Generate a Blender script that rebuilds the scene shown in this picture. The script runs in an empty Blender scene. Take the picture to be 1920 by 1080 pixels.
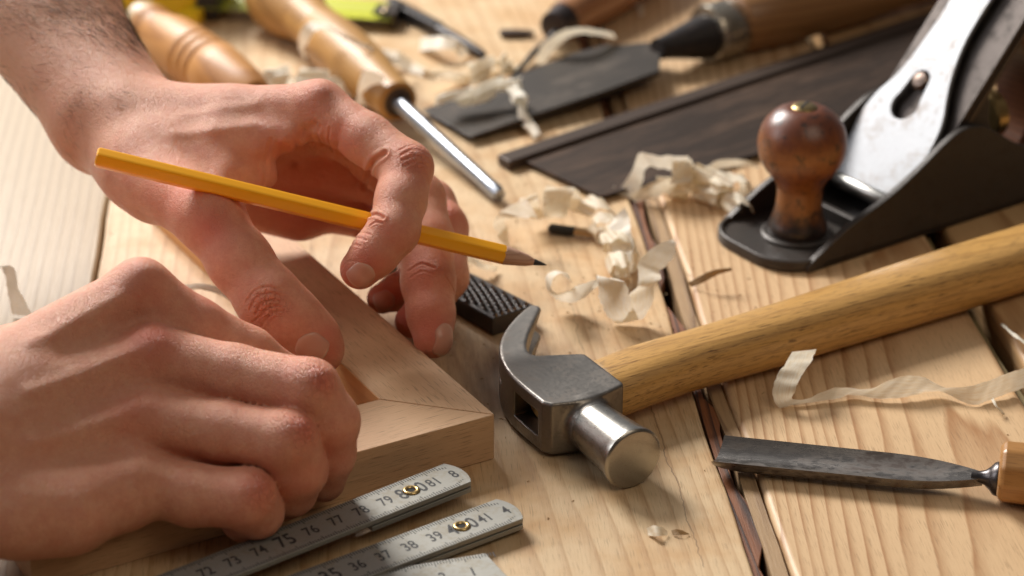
import bpy, math, random
import numpy as np
from math import sin, cos, pi, radians, sqrt, atan
from mathutils import Matrix, Vector
random.seed(7); rng = np.random.default_rng(7)
SC = bpy.context.scene; COL = SC.collection
CM = 0.01                                   # everything below is written in centimetres

# ------------------------------------------------------------------ camera geometry
F = 4300.; PITCH = atan(2090 / 4300.); CH = 41.
s_, c_ = sin(PITCH), cos(PITCH)
CAM = np.array([0., 0., CH])
def WD(u, v, D):                            # point seen at (u, v) at depth D
    x = (u - 960) / F * D; y = (v - 540) / F * D
    return np.array([x, D * c_ - y * s_, CH - D * s_ - y * c_])
def W(u, v, z=0.):                          # point seen at (u, v) at height z over the bench
    return WD(u, v, (CH - z) / (s_ + (v - 540) / F * c_))
def nrm(a):
    a = np.asarray(a, float); return a / np.linalg.norm(a)
def IP(u, v, p, n):
    d = WD(u, v, 1) - CAM; n = np.array(n, float); p = np.array(p, float)
    return CAM + d * ((p - CAM) @ n / (d @ n))

# ------------------------------------------------------------------ mesh helpers (cm)
def frame(origin, x=(1, 0, 0), up=(0, 0, 1)):
    x = nrm(x); y = nrm(np.cross(up, x)); z = np.cross(x, y)
    M = Matrix.Identity(4)
    for i in range(3):
        M[i][0], M[i][1], M[i][2], M[i][3] = float(x[i]), float(y[i]), float(z[i]), float(origin[i]) * CM
    return M
def thing(name, label, cat, M=None, group=None, kind=None):
    o = bpy.data.objects.new(name, None); COL.objects.link(o)
    o.empty_display_size = 0.01
    if M is not None: o.matrix_world = M
    tag(o, label, cat, group, kind); return o
def tag(o, label=None, cat=None, group=None, kind=None):
    if label: o['label'] = label
    if cat: o['category'] = cat
    if group: o['group'] = group
    if kind: o['kind'] = kind
    return o
def mk(name, vf, mat, parent=None, M=None, sharp=32, bevel=0, seg=2, sub=0, solid=0, label=None):
    v, f = vf
    me = bpy.data.meshes.new(name)
    me.from_pydata([tuple(float(c) * CM for c in p) for p in v], [], [tuple(int(i) for i in q) for q in f])
    me.validate(); me.update()
    me.polygons.foreach_set('use_smooth', [True] * len(me.polygons))
    if sharp and not sub: me.set_sharp_from_angle(angle=radians(sharp))
    o = bpy.data.objects.new(name, me); COL.objects.link(o)
    if mat is not None: me.materials.append(mat)
    if parent is not None: o.parent = parent
    if M is not None: o.matrix_basis = M
    if solid:
        m = o.modifiers.new('solid', 'SOLIDIFY'); m.thickness = solid * CM; m.offset = 0
    if bevel:
        m = o.modifiers.new('bevel', 'BEVEL'); m.width = bevel * CM; m.segments = seg; m.limit_method = 'ANGLE'; m.angle_limit = radians(30); m.harden_normals = True
    if sub:
        m = o.modifiers.new('sub', 'SUBSURF'); m.levels = m.render_levels = sub
    if label: o['label'] = label
    return o
def join(*parts):
    V, Fc = [], []
    for v, f in parts:
        b = len(V); V += [tuple(p) for p in v]; Fc += [tuple(i + b for i in q) for q in f]
    return V, Fc
def box(x0, x1, y0, y1, z0, z1):
    return ([(x0, y0, z0), (x1, y0, z0), (x1, y1, z0), (x0, y1, z0), (x0, y0, z1), (x1, y0, z1), (x1, y1, z1), (x0, y1, z1)],
            [(0, 3, 2, 1), (4, 5, 6, 7), (0, 1, 5, 4), (1, 2, 6, 5), (2, 3, 7, 6), (3, 0, 4, 7)])
def prism(pts, z0, z1):
    n = len(pts)
    a = sum(pts[i][0] * pts[(i + 1) % n][1] - pts[(i + 1) % n][0] * pts[i][1] for i in range(n))
    if a < 0: pts = pts[::-1]
    V = [(p[0], p[1], z0) for p in pts] + [(p[0], p[1], z1) for p in pts]
    return V, [tuple(range(n))[::-1], tuple(range(n, 2 * n))] + [(i, (i + 1) % n, (i + 1) % n + n, i + n) for i in range(n)]
def loft(rings, cap=True):
    n = len(rings[0]); V = [tuple(p) for r in rings for p in r]; Fc = []
    for k in range(len(rings) - 1):
        for i in range(n):
            j = (i + 1) % n; Fc.append((k * n + i, k * n + j, (k + 1) * n + j, (k + 1) * n + i))
    if cap: Fc += [tuple(range(n))[::-1], tuple(range((len(rings) - 1) * n, len(rings) * n))]
    return V, Fc
def lathe(prof, n=40, axis='x', c=(0, 0, 0)):          # prof: (position, radius)
    rings = []
    for x, r in prof:
        ring = []
        for i in range(n):
            a = 2 * pi * i / n; p, q = r * cos(a), r * sin(a)
            ring.append((x + c[0], p + c[1], q + c[2]) if axis == 'x' else (p + c[0], q + c[1], x + c[2]))
        rings.append(ring)
    return loft(rings)
def spline(P, n=8):
    P = [np.array(p, float) for p in P]; Q = [2 * P[0] - P[1]] + P + [2 * P[-1] - P[-2]]; out = []
    for i in range(1, len(Q) - 2):
        for k in range(n):
            t = k / n; a, b, c, d = Q[i - 1:i + 3]
            out.append(.5 * ((2 * b) + (c - a) * t + (2 * a - 5 * b + 4 * c - d) * t * t + (3 * b - a - 3 * c + d) * t ** 3))
    out.append(P[-1]); return out
def tube(path, rad, n=12):
    path = [np.array(p, float) for p in path]; rings = []; N = None
    for i, p in enumerate(path):
        t = nrm(path[min(i + 1, len(path) - 1)] - path[max(i - 1, 0)])
        if N is None: N = nrm(np.cross(t, (0.13, .31, 1.)))
        N = nrm(N - t * (N @ t)); B = np.cross(t, N); r = rad[i] if hasattr(rad, '__len__') else rad
        rings.append([p + r * (cos(2 * pi * k / n) * N + sin(2 * pi * k / n) * B) for k in range(n)])
    return loft(rings)
def dent(v, amp, sc=1., seed=0):                        # gentle hand-made unevenness
    r = np.random.default_rng(seed); K = r.normal(size=(6, 3)) * sc; ph = r.uniform(0, 6.28, 6); A = r.normal(size=(6, 3)) * amp / 2.4
    V = np.array(v, float); return V + np.sin(V @ K.T + ph) @ A

# ------------------------------------------------------------------ materials
class NT:
    def __init__(s, name):
        s.m = bpy.data.materials.new(name); s.m.use_nodes = True; s.t = s.m.node_tree; s.t.nodes.clear()
        s.out = s.n('ShaderNodeOutputMaterial'); s.b = s.n('ShaderNodeBsdfPrincipled'); s.l(s.b.outputs[0], s.out.inputs[0])
        s.tc = s.n('ShaderNodeTexCoord')
    def n(s, t, **k):
        x = s.t.nodes.new(t)
        for a, b in k.items(): setattr(x, a, b)
        return x
    def l(s, a, b): s.t.links.new(a, b)
    def set(s, node, **k):
        for a, b in k.items():
            i = node.inputs[a.replace('_', ' ')]
            if isinstance(b, bpy.types.NodeSocket): s.l(b, i)
            else: i.default_value = b
    def B(s, **k): s.set(s.b, **k)
    def coord(s, scale=(100, 100, 100), src='Object', loc=(0, 0, 0)):
        m = s.n('ShaderNodeMapping'); m.inputs['Scale'].default_value = scale; m.inputs['Location'].default_value = loc
        s.l(s.tc.outputs[src], m.inputs[0]); return m.outputs[0]
    def noise(s, vec, scale=1., detail=4., rough=.55, dist=0.):
        x = s.n('ShaderNodeTexNoise'); s.l(vec, x.inputs['Vector'])
        x.inputs['Scale'].default_value = scale; x.inputs['Detail'].default_value = detail; x.inputs['Roughness'].default_value = rough; x.inputs['Distortion'].default_value = dist
        return x.outputs[0]
    def vor(s, vec, scale=1., feature='F1', out=0):
        x = s.n('ShaderNodeTexVoronoi', feature=feature); s.l(vec, x.inputs['Vector']); x.inputs['Scale'].default_value = scale; return x.outputs[out]
    def math(s, op, a, b=None, c=None, clamp=False):
        x = s.n('ShaderNodeMath', operation=op); x.use_clamp = clamp
        for i, q in enumerate((a, b, c)):
            if q is None: continue
            if isinstance(q, bpy.types.NodeSocket): s.l(q, x.inputs[i])
            else: x.inputs[i].default_value = q
        return x.outputs[0]
    def sep(s, vec):
        x = s.n('ShaderNodeSeparateXYZ'); s.l(vec, x.inputs[0]); return x.outputs
    def ramp(s, fac, stops, interp='LINEAR'):
        x = s.n('ShaderNodeValToRGB'); s.l(fac, x.inputs[0]); r = x.color_ramp; r.interpolation = interp
        while len(r.elements) < len(stops): r.elements.new(.5)
        for e, (p, c) in zip(r.elements, stops):
            e.position = p; e.color = (c, c, c, 1) if isinstance(c, (int, float)) else (*c[:3], 1)
        return x.outputs[0]
    def mix(s, fac, a, b, mode='MIX'):
        x = s.n('ShaderNodeMix', data_type='RGBA', blend_type=mode)
        for i, q in ((0, fac), (6, a), (7, b)):
            if isinstance(q, bpy.types.NodeSocket): s.l(q, x.inputs[i])
            elif i == 0: x.inputs[0].default_value = q
            else: x.inputs[i].default_value = (*q[:3], 1)
        return x.outputs[2]
    def bump(s, h, strength=.3, dist=.01, normal=None):
        x = s.n('ShaderNodeBump'); s.l(h, x.inputs['Height']); x.inputs['Strength'].default_value = strength; x.inputs['Distance'].default_value = dist * CM
        if normal: s.l(normal, x.inputs['Normal'])
        return x.outputs[0]

def wood(name, pale, dark, pith=(0, -12, 0), slope=(0.0, 0.02), freq=1.6, wob=.8, rough=.5, along='y', contrast=1., fibre=.5, bump=.25, knots=(), coat=0., stain=None, seed=0., pores=0., patches=(), cracks=()):
    """sawn timber: growth rings round a pith that runs (nearly) along the board"""
    t = NT(name); P = t.coord(loc=(seed * 3.7, 0, seed * 1.3)) if seed else t.coord()
    x, y, z = t.sep(P)
    if along == 'x': x, y = y, x
    comb = lambda a, b, c: (lambda n: (t.l(a, n.inputs[0]) if not isinstance(a, float) else n.inputs[0].default_value, t.l(b, n.inputs[1]), t.l(c, n.inputs[2]), n.outputs[0])[-1])(t.n('ShaderNodeCombineXYZ'))
    st = comb(x, t.math('MULTIPLY', y, .09), z)                  # stretched along the grain
    st2 = comb(x, t.math('MULTIPLY', y, .035), z)
    big = t.noise(st, .22, 3, .5)
    dx = t.math('ADD', t.math('SUBTRACT', x, pith[0]), t.math('MULTIPLY', y, slope[0]))
    dz = t.math('ADD', t.math('SUBTRACT', z, pith[1]), t.math('MULTIPLY', y, slope[1]))
    r = t.math('SQRT', t.math('ADD', t.math('MULTIPLY', dx, dx), t.math('MULTIPLY', dz, dz)))
    r = t.math('ADD', t.math('MULTIPLY', r, freq), t.math('MULTIPLY', big, wob * 6))
    for kx, ky, kr in knots:                                       # rings flow round a knot
        ddx = t.math('SUBTRACT', x, kx); ddy = t.math('MULTIPLY', t.math('SUBTRACT', y, ky), .45)
        d2 = t.math('ADD', t.math('MULTIPLY', ddx, ddx), t.math('MULTIPLY', ddy, ddy))
        r = t.math('ADD', r, t.math('MULTIPLY', t.math('EXPONENT', t.math('MULTIPLY', d2, -1 / (kr * kr))), 4.5))
    fr = t.math('FRACT', r)
    line = t.ramp(fr, [(0, 0.), (.5, .08), (.82, .62), (.93, 1.), (1., 0.)])
    f1 = t.noise(st2, 14, 5, .7); f2 = t.noise(st2, 45, 3, .6)
    fac = t.math('MULTIPLY', line, t.math('MULTIPLY_ADD', t.noise(st, 1.1, 2), 1.4, .1), clamp=True)
    fac = t.math('MULTIPLY', fac, contrast, clamp=True)
    fac = t.math('ADD', fac, t.math('MULTIPLY', t.math('SUBTRACT', f1, .5), fibre), clamp=True)
    fac = t.math('ADD', fac, t.math('MULTIPLY', t.math('SUBTRACT', f2, .5), fibre * .5), clamp=True)
    col = t.mix(fac, pale, dark)
    if stain:
        col = t.mix(t.ramp(t.noise(P, .35, 3, .6), [(.42, 0.), (.75, 1.)]), col, stain, 'MULTIPLY')
    if pores:
        pf = t.ramp(t.noise(comb(x, t.math('MULTIPLY', y, .045), z), 26, 2, .5), [(.58, 0.), (.68, 1.)])
        col = t.mix(t.math('MULTIPLY', pf, pores), col, tuple(c * .45 for c in dark))
    col = t.mix(.25, col, t.mix(t.noise(P, 1.3, 5, .65), (.75, .72, .68), (1., 1., 1.)), 'MULTIPLY')
    for px_, py_, pr_, am_ in patches:
        ddx = t.math('SUBTRACT', x, px_); ddy = t.math('MULTIPLY', t.math('SUBTRACT', y, py_), .5)
        g_ = t.math('EXPONENT', t.math('MULTIPLY', t.math('ADD', t.math('MULTIPLY', ddx, ddx), t.math('MULTIPLY', ddy, ddy)), -1 / (pr_ * pr_)))
        g_ = t.math('MULTIPLY', g_, t.math('MULTIPLY_ADD', t.noise(st, 1.6, 5, .7), 2.4, -.55), clamp=True)
        col = t.mix(t.math('MULTIPLY', g_, am_, clamp=True), col, (.16, .085, .04))
    for x0_, sl_, ya_, yb_, w_ in cracks:
        wob_ = t.math('MULTIPLY', t.math('SUBTRACT', t.noise(comb(.0, y, y), .5, 4, .6), .5), .55)
        dd = t.math('ABSOLUTE', t.math('SUBTRACT', t.math('SUBTRACT', x, t.math('MULTIPLY_ADD', y, sl_, x0_)), wob_))
        m_ = t.math('MULTIPLY', t.math('LESS_THAN', dd, t.math('MULTIPLY', t.noise(P, 1.5, 3), w_ * 2)), t.math('MULTIPLY', t.math('GREATER_THAN', y, ya_), t.math('LESS_THAN', y, yb_)))
        col = t.mix(t.math('MULTIPLY', m_, .55), col, (.10, .05, .025))
    h = t.math('ADD', t.math('MULTIPLY', line, .35), t.math('MULTIPLY', f1, .9))
    t.B(Base_Color=col, Roughness=t.math('MULTIPLY_ADD', f1, .25, rough - .12), Normal=t.bump(h, bump, .03), Coat_Weight=coat, Coat_Roughness=.25)
    return t.m
def metal(name, base, rough=.3, spots=.3, spotcol=(.08, .05, .035), metallic=1., brushed=0., scale=1.5, bump=.15, spotrough=.6, axis=None, spec=.5, stretch=1.):
    t = NT(name); P = t.coord((100 * stretch, 100, 100))
    n1 = t.noise(P, scale, 8, .65); n2 = t.noise(P, scale * 7, 6, .6)
    sp = t.ramp(t.math('ADD', t.math('MULTIPLY', n1, .65), t.math('MULTIPLY', n2, .35)), [(.5, 0.), (.62, 1.)])
    sp = t.math('MULTIPLY', sp, spots)
    sc = [100, 100, 100]
    if axis is not None: sc[axis] = 4
    br = t.noise(t.coord(tuple(sc)), 30 if axis is not None else 8, 4, .7)
    col = t.mix(sp, t.mix(t.noise(P, .5, 3), tuple(c * .82 for c in base), base), spotcol)
    ro = t.math('ADD', t.math('MULTIPLY_ADD', n2, .18, rough - .08), t.math('MULTIPLY', sp, spotrough - rough))
    ro = t.math('ADD', ro, t.math('MULTIPLY', t.math('SUBTRACT', br, .5), brushed))
    t.b.inputs['Specular IOR Level'].default_value = spec
    t.B(Base_Color=col, Metallic=t.math('MULTIPLY_ADD', sp, -metallic * .6, metallic), Roughness=ro, Normal=t.bump(t.math('ADD', br, t.math('MULTIPLY', n2, .6)), bump, .012))
    return t.m
def plain(name, col, rough=.5, metallic=0., var=.12, bump=.1, sss=0.):
    t = NT(name); P = t.coord(); n = t.noise(P, 2.2, 6, .6)
    t.B(Base_Color=t.mix(n, tuple(c * (1 - var) for c in col), tuple(min(1, c * (1 + var)) for c in col)), Roughness=t.math('MULTIPLY_ADD', t.noise(P, 6, 4), .2, rough - .1), Metallic=metallic, Normal=t.bump(t.noise(P, 14, 4), bump, .02))
    if sss: t.B(Subsurface_Weight=sss, Subsurface_Radius=(.4, .25, .12), Subsurface_Scale=.004)
    return t.m
# ------------------------------------------------------------------ camera, render, lights
cam = bpy.data.cameras.new('camera'); co = bpy.data.objects.new('camera', cam); COL.objects.link(co)
cam.sensor_width = 36; cam.lens = F * 36 / 1920; cam.clip_start = .01; cam.clip_end = 50
co.location = (0, 0, CH * CM); co.rotation_euler = (pi / 2 - PITCH, 0, 0)
cam.dof.use_dof = True; cam.dof.focus_distance = .805; cam.dof.aperture_fstop = 9.0; cam.dof.aperture_blades = 0
SC.camera = co
SC.view_settings.view_transform = 'Standard'; SC.view_settings.look = 'None'; SC.view_settings.exposure = 0; SC.view_settings.gamma = 1
SC.cycles.use_denoising = True; SC.cycles.max_bounces = 8; SC.cycles.caustics_reflective = False; SC.cycles.caustics_refractive = False
SC.cycles.sample_clamp_indirect = 6

w = bpy.data.worlds.new('World'); SC.world = w; w.use_nodes = True
nt = w.node_tree; bg = nt.nodes['Background']
tcw = nt.nodes.new('ShaderNodeTexCoord'); gr = nt.nodes.new('ShaderNodeSeparateXYZ'); rp = nt.nodes.new('ShaderNodeValToRGB')
nt.links.new(tcw.outputs['Generated'], gr.inputs[0])
mp = nt.nodes.new('ShaderNodeMath'); mp.operation = 'MULTIPLY_ADD'; mp.inputs[1].default_value = -.5; mp.inputs[2].default_value = .5
sb = nt.nodes.new('ShaderNodeMath'); sb.operation = 'SUBTRACT'; nt.links.new(gr.outputs[0], sb.inputs[0]); nt.links.new(gr.outputs[1], sb.inputs[1]); nt.links.new(sb.outputs[0], mp.inputs[0]); nt.links.new(mp.outputs[0], rp.inputs[0])
rp.color_ramp.elements[0].color = (.16, .12, .09, 1); rp.color_ramp.elements[1].color = (.72, .72, .74, 1)
nt.links.new(rp.outputs[0], bg.inputs[0]); bg.inputs[1].default_value = .33

def area(name, loc, to, size, power, col, sy=None):
    L = bpy.data.lights.new(name, 'AREA'); L.shape = 'RECTANGLE'; L.size = size * CM; L.size_y = (sy or size) * CM; L.energy = power; L.color = col
    o = bpy.data.objects.new(name, L); COL.objects.link(o); o.location = [c * CM for c in loc]
    o.rotation_euler = (Vector(to) - Vector(loc)).to_track_quat('-Z', 'Y').to_euler(); return o
area('window_light', (-92, 220, 124), (2, 84, 0), 86, 72, (1., .97, .925), 64)
area('side_light', (-130, 95, 70), (-5, 84, 0), 62, 5.0, (.96, .97, 1.))
area('warm_fill_light', (60, 10, 120), (5, 78, 0), 80, 4.0, (1., .86, .68))  # added warm fill from the front, no lamp seen there

# ------------------------------------------------------------------ bench top
PD = nrm((-.085, 1, 0)); PX = nrm((1, .085, 0))       # along the boards / across them
def plank_M(x0): return frame((x0, 85, 0), PX)
bench = thing('workbench', 'pale pine workbench top of wide boards with dark gaps between them', 'workbench', frame((0, 85, 0)))
bench.matrix_world = Matrix.Identity(4)
pal = [((.64, .475, .30), (.42, .25, .12)), ((.66, .49, .30), (.45, .27, .13)), ((.64, .46, .275), (.40, .22, .10)), ((.60, .43, .26), (.38, .22, .10)), ((.64, .48, .31), (.42, .26, .13))]
def plank(x0, x1, m, bev=.18, zt=0., y0=-40, y1=75, name='plank', label=None, crook=0.):
    # gentle waviness in the top surface and edges
    nx, ny = 10, 60; V = []; Fc = []
    xs = np.linspace(x0, x1, nx + 1); ys = np.linspace(y0, y1, ny + 1)
    for k, zz in enumerate((zt, zt - 3.)):
        for j, yy in enumerate(ys):
            for i, xx in enumerate(xs):
                e = (.05 * sin(yy * .31 + x0) + .03 * sin(yy * .83 + 2 * x0)) if i in (0, nx) else 0
                V.append((xx + e, yy, zz + (.012 * sin(yy * .4 + xx * .7) if k == 0 else 0)))
    n1 = (nx + 1) * (ny + 1); g = lambda k, j, i: k * n1 + j * (nx + 1) + i
    for j in range(ny):
        for i in range(nx):
            Fc.append((g(0, j, i), g(0, j, i + 1), g(0, j + 1, i + 1), g(0, j + 1, i))); Fc.append((g(1, j, i), g(1, j + 1, i), g(1, j + 1, i + 1), g(1, j, i + 1)))
    for j in range(ny):
        Fc.append((g(0, j, 0), g(0, j + 1, 0), g(1, j + 1, 0), g(1, j, 0))); Fc.append((g(0, j, nx), g(1, j, nx), g(1, j + 1, nx), g(0, j + 1, nx)))
    for i in range(nx):
        Fc.append((g(0, 0, i), g(1, 0, i), g(1, 0, i + 1), g(0, 0, i + 1))); Fc.append((g(0, ny, i), g(0, ny, i + 1), g(1, ny, i + 1), g(1, ny, i)))
    return mk(name, (V, Fc), m, bench, frame((0, 85, 0), PX), bevel=bev, seg=3, label=label)
W2 = wood('pine_middle', (.69, .50, .295), (.44, .255, .12), pith=(-4, -9, 0), slope=(.02, .035), freq=2.4, wob=.6, contrast=.7, rough=.5, fibre=.7, pores=.4, stain=(.82, .66, .48),
          patches=((-.8, -7.5, 2.4, .8), (-3.2, -3.5, 1.6, .5), (-13.2, 27, 1.2, .9), (1.5, -10.5, 2., .35)), cracks=((4.0, -.02, -22, -9, .02), (2.2, .0, -7, 3, .015)))
W3 = wood('pine_right', (.69, .47, .265), (.41, .21, .09), pith=(16.5, -7, 0), slope=(-.07, .025), freq=3.0, wob=.5, contrast=1.15, rough=.5, fibre=.7, pores=.35, patches=((11.8, 4, 1.2, .3),))
W4 = wood('pine_far_right', (.56, .35, .17), (.34, .17, .065), pith=(27, -6, 0), slope=(0, .05), freq=1.5, wob=.5, contrast=1.0, rough=.5, seed=2., fibre=.6)
W5 = wood('pine_far_left', (.40, .29, .17), (.24, .155, .08), pith=(-33, -13, 0), slope=(0, .02), freq=2.6, wob=.35, contrast=.9, rough=.45, seed=3., fibre=.7)
plank(-42, -17.16, W5)
plank(-17.05, 5.95, W2, bev=.12)
plank(7.2, 18.1, W3, bev=.28)
plank(6.58, 7.12, wood('worn_ledge', (.42, .27, .14), (.15, .08, .04), pith=(0, -3, 0), freq=2., wob=1.5, contrast=1.2, rough=.55, fibre=1.2, bump=.7), bev=.2, zt=-.10, name='edge_strip', label='worn rounded strip of wood between the dark strip and the right board')
plank(19.0, 44, W4, bev=.3)
BARK = wood('red_brown_strip', (.24, .085, .03), (.035, .012, .007), pith=(0, -3, 0), freq=2.2, wob=2.0, contrast=1.6, rough=.6, fibre=1.6, bump=.8)
_n = 90; _y = np.linspace(-40, 75, _n); _L = [(6.0, y) for y in _y]; _R = [(6.42 + .16 * sin(y * .9) + .10 * sin(y * 2.7 + 1) + .12 * rng.random() - .35 * max(0, sin(y * .23 + 2)) ** 6, y) for y in _y]
mk('edge_strip', prism(_L + _R[::-1], -2.8, -.14), BARK, bench, frame((0, 85, 0), PX), bevel=.03, label='reddish brown splintery edge strip')
plank(18.12, 18.42, wood('greenish_strip', (.22, .17, .08), (.1, .07, .03), rough=.6), bev=.05, zt=-.5, name='edge_strip')
mk('batten', box(-45, 46, -42, 76, -4.2, -3.4), plain('bench_under', (.05, .03, .02), .8), bench, frame((0, 85, 0), PX))
# ------------------------------------------------------------------ hands: a smooth body field polygonised with surface nets
class Body:
    def __init__(s, lo, hi, h=.08):
        s.lo = np.array(lo, float); s.h = h; s.n = (np.ceil((np.array(hi) - lo) / h)).astype(int) + 1
        s.ax = [s.lo[i] + h * np.arange(s.n[i]) for i in range(3)]
        s.D = np.full(s.n, 3., np.float32)
    def sub(s, pts, pad):
        pts = np.array(pts); a = np.floor((pts.min(0) - pad - s.lo) / s.h).astype(int).clip(0); b = np.minimum(np.ceil((pts.max(0) + pad - s.lo) / s.h).astype(int) + 1, s.n)
        sl = tuple(slice(a[i], b[i]) for i in range(3))
        G = [s.ax[i][sl[i]].astype(np.float32) for i in range(3)]
        return sl, np.meshgrid(*G, indexing='ij', sparse=True)
    @staticmethod
    def cone(G, a, b, ra, rb):
        ab = b - a; L2 = float(ab @ ab); X = [G[i] - np.float32(a[i]) for i in range(3)]
        t = np.clip((X[0] * ab[0] + X[1] * ab[1] + X[2] * ab[2]) / L2, 0, 1)
        return np.sqrt((X[0] - t * ab[0]) ** 2 + (X[1] - t * ab[1]) ** 2 + (X[2] - t * ab[2]) ** 2) - (ra + (rb - ra) * t)
    @staticmethod
    def smin(a, b, k):
        h = np.clip(k - np.abs(a - b), 0, None) / k; return np.minimum(a, b) - h * h * k * .25
    def add(s, a, b, ra, rb, k=.6):                      # onto the palm / forearm
        a, b = np.array(a, float), np.array(b, float)
        sl, G = s.sub([a, b], max(ra, rb) + k + .6); s.D[sl] = s.smin(s.D[sl], s.cone(G, a, b, ra, rb), k)
    def finger(s, J, k=.55, kj=.28, base=None):          # J: [(point, radius)...]
        base = s.P if base is None else base
        P = [np.array(j[0], float) for j in J]; R = [j[1] for j in J]
        sl, G = s.sub(P, max(R) + 1.2)
        f = None
        for i in range(len(P) - 1):
            d = s.cone(G, P[i], P[i + 1], R[i], R[i + 1]); f = d if f is None else s.smin(f, d, kj)
        s.D[sl] = np.minimum(s.D[sl], s.smin(base[sl], f, k))
    def freeze(s): s.P = s.D.copy()
    def bump(s, p, h, w):                                # raise (h>0) or sink the skin round a point
        sl, G = s.sub([p], 3 * w); q = sum((G[i] - p[i]) ** 2 for i in range(3)); s.D[sl] -= h * np.exp(-q / (w * w)).astype(np.float32)
    def crease(s, pts, depth, w):                        # a fold along a 3-D line
        pts = [np.array(p, float) for p in pts]
        sl, G = s.sub(pts, 3 * w); q = None
        for a, b in zip(pts[:-1], pts[1:]):
            d = s.cone(G, a, b, 0, 0); q = d if q is None else np.minimum(q, d)
        s.D[sl] += depth * np.exp(-(q / w) ** 2).astype(np.float32)
    def samp(s, p):
        g = (np.asarray(p) - s.lo) / s.h; i = np.clip(np.floor(g).astype(int), 0, s.n - 2); f = g - i; r = 0
        for dx in (0, 1):
            for dy in (0, 1):
                for dz in (0, 1):
                    wgt = (f[..., 0] if dx else 1 - f[..., 0]) * (f[..., 1] if dy else 1 - f[..., 1]) * (f[..., 2] if dz else 1 - f[..., 2])
                    r = r + wgt * s.D[i[..., 0] + dx, i[..., 1] + dy, i[..., 2] + dz]
        return r
    def march(s, p, d, far=60, step=.5):                 # first hit from outside, p: (...,3)
        p = np.array(p, float); d = np.array(d, float)
        for _ in range(80): p = p + d * (s.samp(p)[..., None] * .8)
        return p
    def hit(s, u, v, D0=60):
        p = WD(u, v, D0); d = nrm(p - CAM)
        for _ in range(400):
            if np.all(p > s.lo) and np.all(p < s.lo + s.h * (s.n - 1)):
                q = float(s.samp(p)); 
                if q < .005: break
                p = p + d * min(q, .4) * .9
            else: p = p + d * .3
        return p
    def normal(s, p):
        e = s.h; return nrm([float(s.samp(p + e * np.eye(3)[i]) - s.samp(p - e * np.eye(3)[i])) for i in range(3)])
    def mesh(s, smooth=4):
        D = s.D; n = D.shape; ins = D < 0
        c = np.zeros(tuple(k - 1 for k in n), np.uint8)
        for dx in (0, 1):
            for dy in (0, 1):
                for dz in (0, 1): c += ins[dx:n[0] - 1 + dx, dy:n[1] - 1 + dy, dz:n[2] - 1 + dz]
        act = (c > 0) & (c < 8); idx = np.full(act.shape, -1, np.int64); I = np.argwhere(act); idx[act] = np.arange(len(I))
        acc = np.zeros((len(I), 3)); cnt = np.zeros(len(I))
        cor = [(0, 0, 0), (1, 0, 0), (0, 1, 0), (1, 1, 0), (0, 0, 1), (1, 0, 1), (0, 1, 1), (1, 1, 1)]
        for a in cor:
            for ax in range(3):
                if a[ax]: continue
                b = list(a); b[ax] = 1
                da = D[I[:, 0] + a[0], I[:, 1] + a[1], I[:, 2] + a[2]]; db = D[I[:, 0] + b[0], I[:, 1] + b[1], I[:, 2] + b[2]]
                m = (da < 0) != (db < 0); t = np.where(m, da / np.where(da == db, 1, da - db), 0)
                q = np.tile(np.array(a, float), (len(I), 1)); q[:, ax] += t; acc[m] += q[m]; cnt[m] += 1
        V = s.lo + s.h * (I + acc / cnt[:, None])
        Q = []
        for ax in range(3):
            o1, o2 = [(1, 2), (2, 0), (0, 1)][ax]
            A = [slice(None)] * 3; Bq = [slice(None)] * 3; A[ax] = slice(0, -1); Bq[ax] = slice(1, None)
            ch = ins[tuple(A)] != ins[tuple(Bq)]; E = np.argwhere(ch)
            E = E[(E[:, o1] > 0) & (E[:, o2] > 0) & (E[:, o1] < n[o1] - 1) & (E[:, o2] < n[o2] - 1)]
            flip = ins[E[:, 0], E[:, 1], E[:, 2]]
            def cell(d1, d2):
                e = E.copy(); e[:, o1] -= d1; e[:, o2] -= d2; return idx[e[:, 0], e[:, 1], e[:, 2]]
            q = np.stack([cell(1, 1), cell(0, 1), cell(0, 0), cell(1, 0)], 1); q[~flip] = q[~flip][:, ::-1]; Q.append(q)
        Q = np.concatenate(Q); Q = Q[(Q >= 0).all(1)]
        e = np.concatenate([Q[:, [0, 1]], Q[:, [1, 2]], Q[:, [2, 3]], Q[:, [3, 0]]]); deg = np.bincount(e.ravel(), minlength=len(V)).astype(float)
        for it in range(smooth):
            S = np.stack([np.bincount(e[:, 0], V[e[:, 1], k], len(V)) + np.bincount(e[:, 1], V[e[:, 0], k], len(V)) for k in range(3)], 1)
            V = V + (.5 if it % 2 == 0 else -.2) * (S / deg[:, None] - V)
        return V, Q
def relax(V, Q, its, w_=(.5, -.2)):
    e = np.concatenate([Q[:, [0, 1]], Q[:, [1, 2]], Q[:, [2, 3]], Q[:, [3, 0]]]); deg = np.bincount(e.ravel(), minlength=len(V)).astype(float)
    for it in range(its):
        S = np.stack([np.bincount(e[:, 0], V[e[:, 1], k], len(V)) + np.bincount(e[:, 1], V[e[:, 0], k], len(V)) for k in range(3)], 1); V = V + w_[it % 2] * (S / deg[:, None] - V)
    return V
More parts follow.
